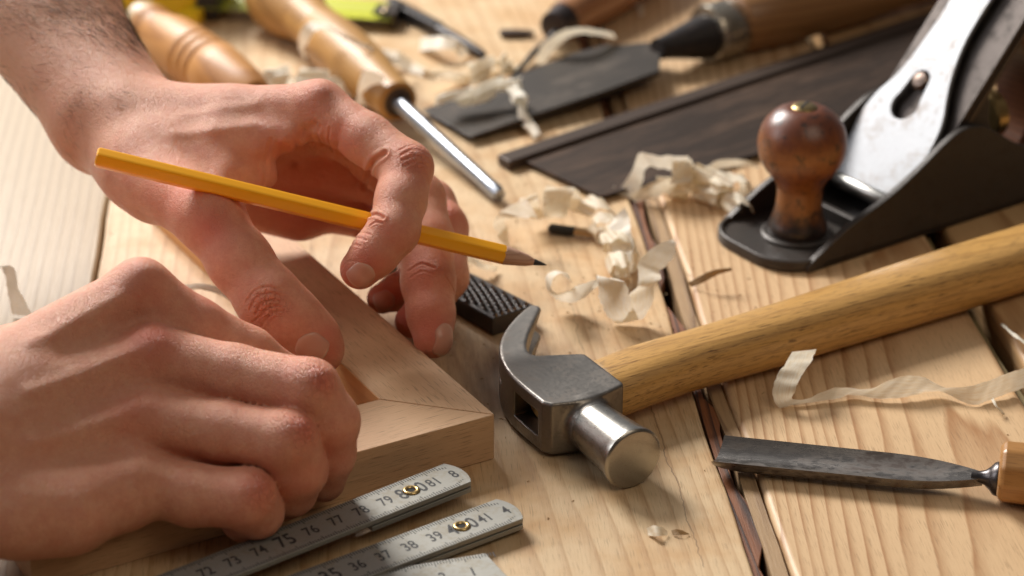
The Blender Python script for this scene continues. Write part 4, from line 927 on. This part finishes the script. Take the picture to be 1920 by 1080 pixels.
# ------------------------------------------------------------------ dark square rod near the tape hook
a, b = W(742, 14, .4), W(908, 102, .35); M = frame(a, b - a); L_ = np.linalg.norm(b - a)
rd = thing('steel_punch', 'thin blackened steel punch lying beside the end of the yellow tape', 'punch', M)
PB_ = metal('blackened', (.045, .04, .04), rough=.4, spots=.3, metallic=.6)
v, f = join(box(-.6, L_ * .5, -.34, .34, -.3, .38)); mk('shank', (v, f), PB_, rd, bevel=.08)
mk('tapered_point', loft([oval(L_ * .5 - .02, 0, 0, .33, .33, 16, 4), oval(L_ * .8, 0, 0, .27, .27, 16, 3), oval(L_ - .2, 0, -.03, .22, .2, 16, 2.2), oval(L_, 0, -.05, .16, .14, 16, 2)]), PB_, rd, sharp=50)

# ------------------------------------------------------------------ bent carving tool at the top
a, b = W(1180, -40, 1.5), W(1058, 38, 1.2); M = frame(a, b - a); L_ = np.linalg.norm(b - a)
bt = thing('bent_carving_tool', 'carving tool with reddish brown handle and thin curved blade at the top edge', 'carving tool', M)
mk('handle', lathe([(-4, .8), (-3.5, 1.3), (0, 1.4), (L_ * .6, 1.3), (L_, 1.0), (L_ + .1, .8)], 32, 'x'), wood('rust_handle', (.30, .13, .05), (.16, .06, .02), along='x', freq=2, rough=.4, coat=.3), bt)
mk('ferrule', lathe([(L_, .75), (L_ + .05, .92), (L_ + 1.1, .80), (L_ + 1.2, .5)], 28, 'x'), plain('dark_ferrule', (.04, .03, .03), .4, .5), bt)
bp = spline([loc(M, W(*q)) for q in ((1050, 52, 1.1), (1030, 75, .7), (1005, 95, .45), (985, 118, .3), (962, 145, .3))], 5)
mk('blade', tube(bp, [.22 - .004 * k for k in range(len(bp))], 10), PB_, bt)

# ------------------------------------------------------------------ rasp behind the fingers
r0_, r1_ = W(733, 522, .85), W(975, 585, .85)
e1, e2 = W(982, 575, .85), W(950, 592, .85)
M = frame(tuple((e1 + e2) / 2 * [1, 1, 0]), (W(722, 452, .85) - (e1 + e2) / 2) * [1, 1, 0])
rs = thing('rasp', 'black steel rasp with rows of raised teeth lying behind the fingertips', 'rasp', M)
RB = metal('rasp_steel', (.075, .068, .066), rough=.38, spots=.35, spotcol=(.12, .06, .035), metallic=.6, scale=3)
wR = 1.0
mk('bar', prism([(0, -wR), (8.3, -wR * .8), (8.4, wR * .8), (0.15, wR)], .03, .80), RB, rs, bevel=.05)
tv = []; tf = []
for i in range(24):
    for k in range(6):
        x = .3 + i * .33; y = (-.76 + k * .31 + (.155 if i % 2 else 0)) * (1 - .018 * i)
        if abs(y) > .86: continue
        b0 = len(tv); tv += [(x - .12, y - .10, .79), (x - .12, y + .10, .79), (x + .12, y + .07, .79), (x + .12, y - .07, .79), (x - .08, y, .94 + .02 * rng.random())]
        tf += [(b0, b0 + 4, b0 + 1), (b0 + 1, b0 + 4, b0 + 2), (b0 + 2, b0 + 4, b0 + 3), (b0 + 3, b0 + 4, b0)]
mk('teeth', (tv, tf), metal('tooth_steel', (.16, .145, .14), rough=.3, spots=.2), rs, sharp=10)
V = []; Fc = []
for sgn in (-1, 1):
    for i in range(52):
        x = .15 + i * .155; y = sgn * wR * (1 - .2 * x / 9.5); v_, f_ = box(x, x + .07, min(y, y + sgn * .03), max(y, y + sgn * .03), .1, .74); b0 = len(V); V += v_; Fc += [tuple(q + b0 for q in g) for g in f_]
mk('edge_serration', (V, Fc), RB, rs, sharp=10)

# ------------------------------------------------------------------ burnt stick and dark crumbs
BK = plain('char', (.012, .011, .010), .55, bump=.5)
a, b = W(1030, 428, .25), W(1108, 437, .25); M = frame(a, b - a); L_ = np.linalg.norm(b - a)
bs = thing('burnt_stick', 'short stick with one charred black end under the long curled shaving', 'stick', M)
v, f = loft([oval(x, 0, 0, ry, rz, 12, 3) for x, ry, rz in ((0, .16, .12), (.08, .24, .2), (L_ * .45, .23, .2), (L_ * .62, .2, .18))]); mk('charred_end', (dent(v, .02, 4, 3), f), BK, bs)
mk('bare_wood', loft([oval(x, 0, 0, ry, rz, 12, 3) for x, ry, rz in ((L_ * .6, .19, .16), (L_, .17, .14), (L_ + .8, .13, .1))]), wood('stick_wood', (.45, .28, .12), (.25, .13, .05), along='x', freq=4, rough=.6), bs)
for (u, v_, dx, dy, ln, lab) in ((960, 62, 1, .0, 1.3, 'small dark peg of wood lying above the broad chisel'), (895, 98, 1, -.4, .5, 'tiny black crumb beside the tip of the punch')):
    if ln < 1: continue
    c = W(u, v_, .25); M = frame(c, (dx, dy, 0)); v, f = loft([oval(x * ln, 0, 0, r1, r1 * .8, 12, 2.5) for x, r1 in ((-.5, .12), (-.42, .24), (0, .27), (.5, .22), (.85, .15), (.9, .08))])
    o = mk('peg', (dent(v, .03, 3, int(u)), f), plain('peg_dark', (.05, .028, .018), .6), None, M); tag(o, lab, 'peg')
# ------------------------------------------------------------------ wood shavings
def shave_mat(name, a, b):
    t = NT(name); P = t.coord(src='UV', scale=(1, 1, 1)); st = t.noise(t.coord(src='UV', scale=(.5, 6, 1)), 3, 5, .65); st2 = t.noise(t.coord(src='UV', scale=(1.5, 22, 1)), 2, 3)
    col = t.mix(t.ramp(st, [(.4, 0.), (.62, 1.)]), a, b); col = t.mix(t.math('MULTIPLY', st2, .6), col, tuple(c * .7 for c in b))
    t.B(Base_Color=col, Roughness=.5, Normal=t.bump(t.math('ADD', st, st2), .5, .02))
    tr = t.n('ShaderNodeBsdfTranslucent'); t.l(col, tr.inputs[0]); mx = t.n('ShaderNodeMixShader'); mx.inputs[0].default_value = .34
    t.l(t.b.outputs[0], mx.inputs[1]); t.l(tr.outputs[0], mx.inputs[2]); t.l(mx.outputs[0], t.out.inputs[0]); return t.m
SH = shave_mat('shaving_wood', (1., .95, .82), (.88, .74, .52)); SHG = shave_mat('shaving_pale', (1., .98, .92), (.93, .84, .66)); SHB = shave_mat('shaving_brown', (.55, .38, .20), (.38, .24, .11))
def ribbon(A_, B_, label, mat=SH, nsub=6, nw=8, ruffle=.02, fray=.014, thick=0, seed=1, cup=0., z_min=.03, name='wood_shaving'):
    r = np.random.default_rng(seed); A_, B_ = np.array(spline(A_, nsub)), np.array(spline(B_, nsub)); n = len(A_)
    ph = r.uniform(0, 6.28, 8); V = []; S = np.concatenate([[0], np.cumsum(np.linalg.norm(np.diff((A_ + B_) / 2, axis=0), axis=1))])
    for i in range(n):
        t = nrm((A_ + B_)[min(i + 1, n - 1)] - (A_ + B_)[max(i - 1, 0)]); w_ = B_[i] - A_[i]; N = np.cross(t, w_); N = N / (np.linalg.norm(N) + 1e-6)
        ea = fray * (sin(S[i] * 7 + ph[0]) + .7 * sin(S[i] * 17 + ph[1]) + .6 * r.normal()); eb = fray * (sin(S[i] * 8 + ph[2]) + .7 * sin(S[i] * 15 + ph[3]) + .6 * r.normal())
        for k in range(nw + 1):
            q = k / nw; p = A_[i] + w_ * (q * (1 - ea - eb) + ea)
            p = p + N * (ruffle * (sin(S[i] * 5 + ph[4] + q * 2) + .8 * sin(S[i] * 11 + ph[5] - q * 3)) + cup * (4 * q * (1 - q)))
            p[2] = max(p[2], z_min); V.append(p)
    V = np.array(V); o0 = V.mean(0); o0[2] = V[:, 2].min(); M = frame(o0)
    Fc = [(i * (nw + 1) + k, i * (nw + 1) + k + 1, (i + 1) * (nw + 1) + k + 1, (i + 1) * (nw + 1) + k) for i in range(n - 1) for k in range(nw)]
    o = mk(name, (V - o0, Fc), mat, None, M, sharp=0, solid=thick)
    uv = o.data.uv_layers.new(name='UVMap')
    for l in o.data.loops: i, k = divmod(l.vertex_index, nw + 1); uv.data[l.index].uv = (S[i], k / nw)
    tag(o, label, 'wood shaving', 'wood shavings scattered over the bench'); return o
def wpts(*q): return [W(*p) for p in q]
def curl(path, rad, pitch, width, label, mat=SH, seed=1, ruf=.05, turn0=0., flat=1., **k):
    """helical shaving rolling along a path of bench points (u, v, z)"""
    P = np.array(spline([W(*p) for p in path], 24)); S = np.concatenate([[0], np.cumsum(np.linalg.norm(np.diff(P, axis=0), axis=1))]); n = max(12, int(S[-1] / pitch * 14)); r = np.random.default_rng(seed); ph = r.uniform(0, 6.28, 4)
    A_, B_ = [], []
    for i in range(n + 1):
        s = S[-1] * i / n; p = np.array([np.interp(s, S, P[:, c]) for c in range(3)]); q = np.array([np.interp(min(s + .1, S[-1]), S, P[:, c]) for c in range(3)]); q0 = np.array([np.interp(max(s - .1, 0), S, P[:, c]) for c in range(3)])
        t = nrm(q - q0); sd = nrm(np.cross(t, (0, 0, 1))); up = np.cross(sd, t); a = turn0 + 2 * pi * s / pitch + .5 * sin(s * 1.7 + ph[0])
        rr = rad * (1 + .3 * sin(s * 2.1 + ph[1]) + .12 * r.normal()); ww = width * (1 + .25 * sin(s * 2.9 + ph[2]))
        c = p + rr * (cos(a) * sd + sin(a) * up * flat)
        A_.append(c - t * ww / 2); B_.append(c + t * ww / 2)
    return ribbon(A_, B_, label, mat, nsub=3, seed=seed, ruffle=ruf, **k)

# broad open curl in front of the pencil tip
ribbon(wpts((1063, 522, 1.0), (1045, 507, 1.7), (1026, 516, 1.5), (1024, 540, .9), (1045, 562, .45), (1080, 566, .4), (1106, 548, 1.0), (1119, 516, 2.0), (1121, 535, 1.75), (1127, 568, 1.0), (1142, 597, .25), (1163, 606, .12), (1180, 582, .7), (1180, 552, 1.3), (1196, 535, 1.7), (1198, 492, 2.0), (1228, 462, 2.4), (1262, 448, 2.6)),
       wpts((1075, 535, 1.3), (1062, 512, 2.0), (1036, 522, 1.9), (1036, 545, 1.4), (1058, 548, 1.2), (1092, 532, 1.3), (1140, 522, 1.8), (1170, 528, 2.4), (1178, 545, 1.9), (1186, 570, 1.1), (1196, 596, .3), (1206, 596, .3), (1222, 570, .9), (1228, 538, 1.5), (1240, 520, 1.7), (1238, 508, 1.6), (1262, 484, 2.0), (1268, 456, 2.5)),
       'broad glossy shaving standing in open loops just right of the pencil tip', SHG, ruffle=.015, fray=.02, seed=3)
# long crumpled curl above the burnt stick
ribbon(wpts((945, 470, .15), (932, 440, .5), (926, 418, 1.1), (945, 392, 1.7), (985, 372, 2.0)), wpts((958, 468, .2), (950, 430, .5), (948, 410, 1.2), (975, 408, 1.6), (1008, 408, 1.6)), 'flat leading end of the long crumpled shaving above the burnt stick', SH, seed=4, nsub=6, ruffle=.04)
curl([(985, 390, 1.1), (1040, 380, 1.1), (1095, 385, 1.0), (1128, 408, .9), (1150, 440, .8), (1160, 475, .7), (1168, 520, .5)], .55, 1.7, 1.05, 'long crumpled curl of shavings arching over the burnt stick', SH, seed=5, turn0=1.5, ruf=.06)
ribbon(wpts((1142, 420, 1.3), (1146, 450, 1.1), (1150, 485, .7), (1162, 520, .3)), wpts((1175, 392, 1.9), (1185, 440, 1.4), (1186, 480, .9), (1172, 520, .4)), 'upright split shaving hanging off the middle of the long curl', SHG, seed=6, ruffle=.07)
# crumpled pile beside the plane knob
ribbon(wpts((1150, 348, .4), (1163, 352, .3), (1185, 320, 1.3), (1200, 288, 2.2), (1240, 292, 2.2), (1290, 292, 2.1)), wpts((1148, 362, .1), (1190, 372, .05), (1205, 340, .8), (1214, 312, 1.4), (1245, 318, 1.3), (1295, 320, 1.2)), 'broad folded shaving standing on the saw edge left of the plane', SHG, seed=7, ruffle=.03)
ribbon(wpts((1180, 368, .15), (1215, 345, .9), (1250, 335, 1.2), (1275, 345, .8)), wpts((1190, 378, .1), (1232, 370, .2), (1262, 355, .3), (1280, 350, .5)), 'short cupped shaving tucked under the folded one by the saw', SH, seed=8, ruffle=.03, cup=.15)
curl([(1270, 335, .9), (1310, 330, 1.0), (1345, 345, .9), (1375, 370, .8), (1395, 395, .6)], .65, 1.35, 1.1, 'crumpled heap of shaving close to the toe of the plane', SH, seed=9, turn0=.5, ruf=.10)
curl([(1250, 345, .6), (1300, 350, .6), (1350, 370, .5)], .45, 1.2, .9, 'tangled shaving lying beneath the crumpled heap by the plane', SH, seed=19, turn0=2.5, ruf=.10)
ribbon(wpts((1315, 318, .8), (1350, 300, 1.2), (1395, 300, 1.0), (1425, 312, .8)), wpts((1320, 330, .6), (1355, 315, .8), (1395, 312, .7), (1425, 316, .7)), 'thin pointed shaving reaching towards the wooden knob', SH, seed=10, ruffle=.03)
# long ribbon on the right board
ribbon(wpts((1485, 660, 1.4), (1471, 684, 1.35), (1455, 708, 1.1), (1449, 735, .7), (1460, 764, .05), (1500, 757, .08), (1529, 754, .08), (1600, 741, .1), (1658, 748, .1), (1715, 741, .15), (1760, 733, .2), (1822, 759, .06), (1871, 744, .1), (1930, 724, .2), (1990, 700, .3)),
       wpts((1530, 655, 1.5), (1520, 680, 1.4), (1502, 705, 1.2), (1491, 733, .8), (1490, 748, .45), (1508, 748, .3), (1522, 743, .35), (1569, 726, .6), (1640, 729, .5), (1689, 706, .9), (1735, 708, .9), (1775, 728, .5), (1835, 720, .8), (1880, 702, .9), (1930, 686, .9), (1990, 660, 1.0))[:15],
       'long flat twisting ribbon shaving running right from under the hammer handle', SH, seed=11, ruffle=.02, nsub=8) if False else None
RA = wpts((1485, 660, 1.4), (1471, 684, 1.35), (1455, 708, 1.1), (1449, 735, .7), (1460, 764, .05), (1500, 757, .08), (1560, 749, .08), (1600, 741, .1), (1658, 748, .1), (1715, 741, .15), (1760, 733, .2), (1822, 759, .06), (1871, 744, .1), (1930, 724, .2), (1990, 700, .3))
RB_ = wpts((1530, 655, 1.5), (1520, 680, 1.4), (1502, 705, 1.2), (1491, 733, .8), (1486, 748, .35), (1515, 747, .3), (1566, 727, .5), (1627, 729, .5), (1689, 706, .9), (1735, 708, .8), (1775, 727, .5), (1835, 720, .7), (1880, 703, .8), (1930, 686, .8), (1990, 660, 1.0))
ribbon(RA, RB_, 'long flat twisting ribbon shaving running right from under the hammer handle', SH, seed=11, ruffle=.02, nsub=8)
# on the broad chisel
curl([(845, 190, 1.15), (885, 178, 1.35), (925, 164, 1.5), (958, 156, 1.6)], .36, 1.5, 1.4, 'crumpled pale shaving lying on the blade of the broad chisel', SHG, seed=12, ruf=.08, z_min=.78)
curl([(958, 158, 1.5), (975, 190, 1.3), (985, 218, .8), (1005, 252, .3)], .24, 1.2, 1.0, 'narrow twisted shaving hanging off the near edge of the broad chisel', SHG, seed=13, ruf=.06)
# round the screwdriver handle
ribbon(wpts((568, 110, .3), (560, 82, 1.5), (568, 50, 3.2), (600, 42, 3.6), (640, 62, 3.5), (690, 84, 3.0), (730, 104, 1.8), (770, 122, .6)), wpts((582, 104, .5), (576, 84, 1.8), (588, 62, 3.2), (608, 52, 3.5), (645, 72, 3.3), (692, 96, 2.8), (724, 112, 1.8), (766, 134, .4)), 'pale shaving looped over the turned handle of the screwdriver', SHG, seed=14, ruffle=.03)
ribbon(wpts((668, 196, .6), (672, 160, 1.8), (682, 134, 2.7), (700, 132, 2.9)), wpts((708, 200, .8), (712, 165, 1.9), (722, 146, 2.6), (728, 146, 2.5)), 'short white shaving stuck to the tip of the screwdriver handle', SHG, seed=15, ruffle=.03)
ribbon(wpts((715, 92, .8), (745, 96, .8), (775, 116, .3), (800, 132, .2)), wpts((710, 112, .4), (740, 122, .4), (765, 134, .15), (800, 145, .1)), 'small white shaving on the boards right of the screwdriver handle', SHG, seed=16)
# behind the far hand
curl([(430, 172, 1.2), (480, 166, 1.2), (530, 158, 1.2), (580, 156, 1.0), (650, 168, .6)], .75, 1.9, 1.5, 'white crumpled shaving behind the knuckles of the far hand', SHG, seed=17, ruf=.1)
# pale pieces at the back
ribbon(wpts((790, 72, .2), (820, 68, 1.0), (855, 72, 1.0), (880, 100, .2)), wpts((785, 96, .1), (818, 92, .7), (850, 92, .7), (862, 112, .1)), 'wide pale shaving below the middle of the steel punch', SHG, seed=18)
curl([(830, 150, .4), (880, 146, .5), (930, 130, .7), (965, 112, .6)], .45, 1.6, 1.2, 'fluffy curl of shavings beyond the tip of the broad chisel', SH, seed=20, ruf=.1)
ribbon(wpts((790, 132, .4), (830, 138, .3), (880, 142, .3)), wpts((795, 142, .1), (835, 148, .1), (880, 150, .1)), 'thin brown sliver left of the fluffy curl beyond the chisel', SHB, seed=21)
ribbon(wpts((1002, 120, .2), (1018, 82, 1.4), (1058, 56, 2.2), (1100, 52, 2.2), (1150, 62, 1.6)), wpts((1022, 118, .2), (1040, 92, 1.1), (1070, 68, 1.7), (1105, 64, 1.7), (1155, 72, 1.1)), 'tan shaving arched over the ferrule of the bent carving tool', SH, seed=22)
ribbon(wpts((1190, 0, .2), (1196, 14, .2), (1200, 30, .2)), wpts((1200, 0, .2), (1206, 14, .2), (1206, 30, .2)), 'tiny pale sliver near the top edge behind the broad chisel', SHG, seed=23)
# between the hands, far left, under the pencil
ribbon(wpts((335, 545, 1.2), (378, 542, 1.4), (420, 556, 1.4), (455, 585, 1.3), (480, 612, 1.0)), wpts((340, 536, 1.2), (385, 533, 1.4), (428, 548, 1.4), (462, 577, 1.3), (486, 606, 1.0)), 'thin curved shaving arching between the two hands', SH, seed=24, ruffle=.01, thick=.05)
ribbon(wpts((-20, 488, 2.0), (5, 505, 1.9), (14, 545, 1.0), (22, 590, .1)), wpts((-30, 520, 1.0), (20, 498, 2.2), (38, 548, 1.2), (62, 592, .1)), 'broad white shaving at the left edge behind the near hand', SHG, seed=25, ruffle=.02)
ribbon(wpts((865, 476, .8), (885, 482, .9), (910, 494, .7), (935, 500, .2)), wpts((868, 492, .3), (885, 494, .4), (908, 506, .3), (930, 508, .1)), 'small pale shaving under the pencil beside the rasp', SH, seed=26)
# chips
ribbon(wpts((1290, 530, .15), (1315, 516, .6), (1340, 506, .85), (1372, 502, .9)), wpts((1296, 538, .05), (1322, 528, .4), (1348, 514, .65), (1372, 508, .8)), 'flat curved brown chip between the loops and the toe of the plane', SHB, seed=27, thick=.05, ruffle=.01)
ribbon(wpts((1212, 990, .12), (1230, 984, .4), (1250, 996, .1)), wpts((1215, 1004, .05), (1235, 1006, .2), (1252, 1003, .05)), 'tiny light chip on the boards below the hammer face', SH, seed=28)
ribbon(wpts((1258, 994, .15), (1272, 992, .25), (1290, 1000, .05)), wpts((1262, 1004, .05), (1275, 1003, .1), (1292, 1003, .05)), 'tiny brownish chip just right of the light chip below the hammer', SHB, seed=29)
ribbon(wpts((1858, 748, .3), (1866, 762, .4), (1882, 778, .1)), wpts((1862, 746, .3), (1870, 760, .4), (1884, 776, .1)), 'white splinter lying under the right end of the ribbon shaving', SHG, seed=30, thick=.03)
ribbon(wpts((1875, 608, .3), (1900, 630, .5), (1935, 655, .5)), wpts((1878, 605, .3), (1903, 626, .5), (1936, 650, .5)), 'thin pale splinter in the gap at the right edge', SHG, seed=31, thick=.03)
ribbon(wpts((1375, 392, .3), (1384, 388, .4), (1392, 394, .2)), wpts((1376, 398, .2), (1385, 396, .2), (1393, 399, .1)), 'dark speck of wood between the heap and the plane toe', SHB, seed=32)
# fine sawdust
V = []; Fc = []
for k in range(230):
    u, v_ = (rng.uniform(200, 1900), rng.uniform(300, 1075)) if k > 150 and k % 3 == 0 else (rng.normal(1100, 200), rng.normal(560, 130))
    p = W(u, v_, .015); a_ = rng.uniform(0, 6.28); l_ = rng.uniform(.03, .11); w2 = rng.uniform(.012, .03); d = np.array([cos(a_), sin(a_), 0]); e = np.array([-sin(a_), cos(a_), 0]); b0 = len(V)
    V += [tuple(p + d * l_ + e * w2), tuple(p - d * l_ + e * w2), tuple(p - d * l_ - e * w2), tuple(p + d * l_ * .8 - e * w2), tuple(p + np.array([0, 0, .03]))]; Fc += [(b0, b0 + 1, b0 + 4), (b0 + 1, b0 + 2, b0 + 4), (b0 + 2, b0 + 3, b0 + 4), (b0 + 3, b0, b0 + 4)]
tag(mk('sawdust', (V, Fc), SHB, None, sharp=10), 'fine brown sawdust specks sprinkled over the pine boards', 'sawdust', None, 'stuff')
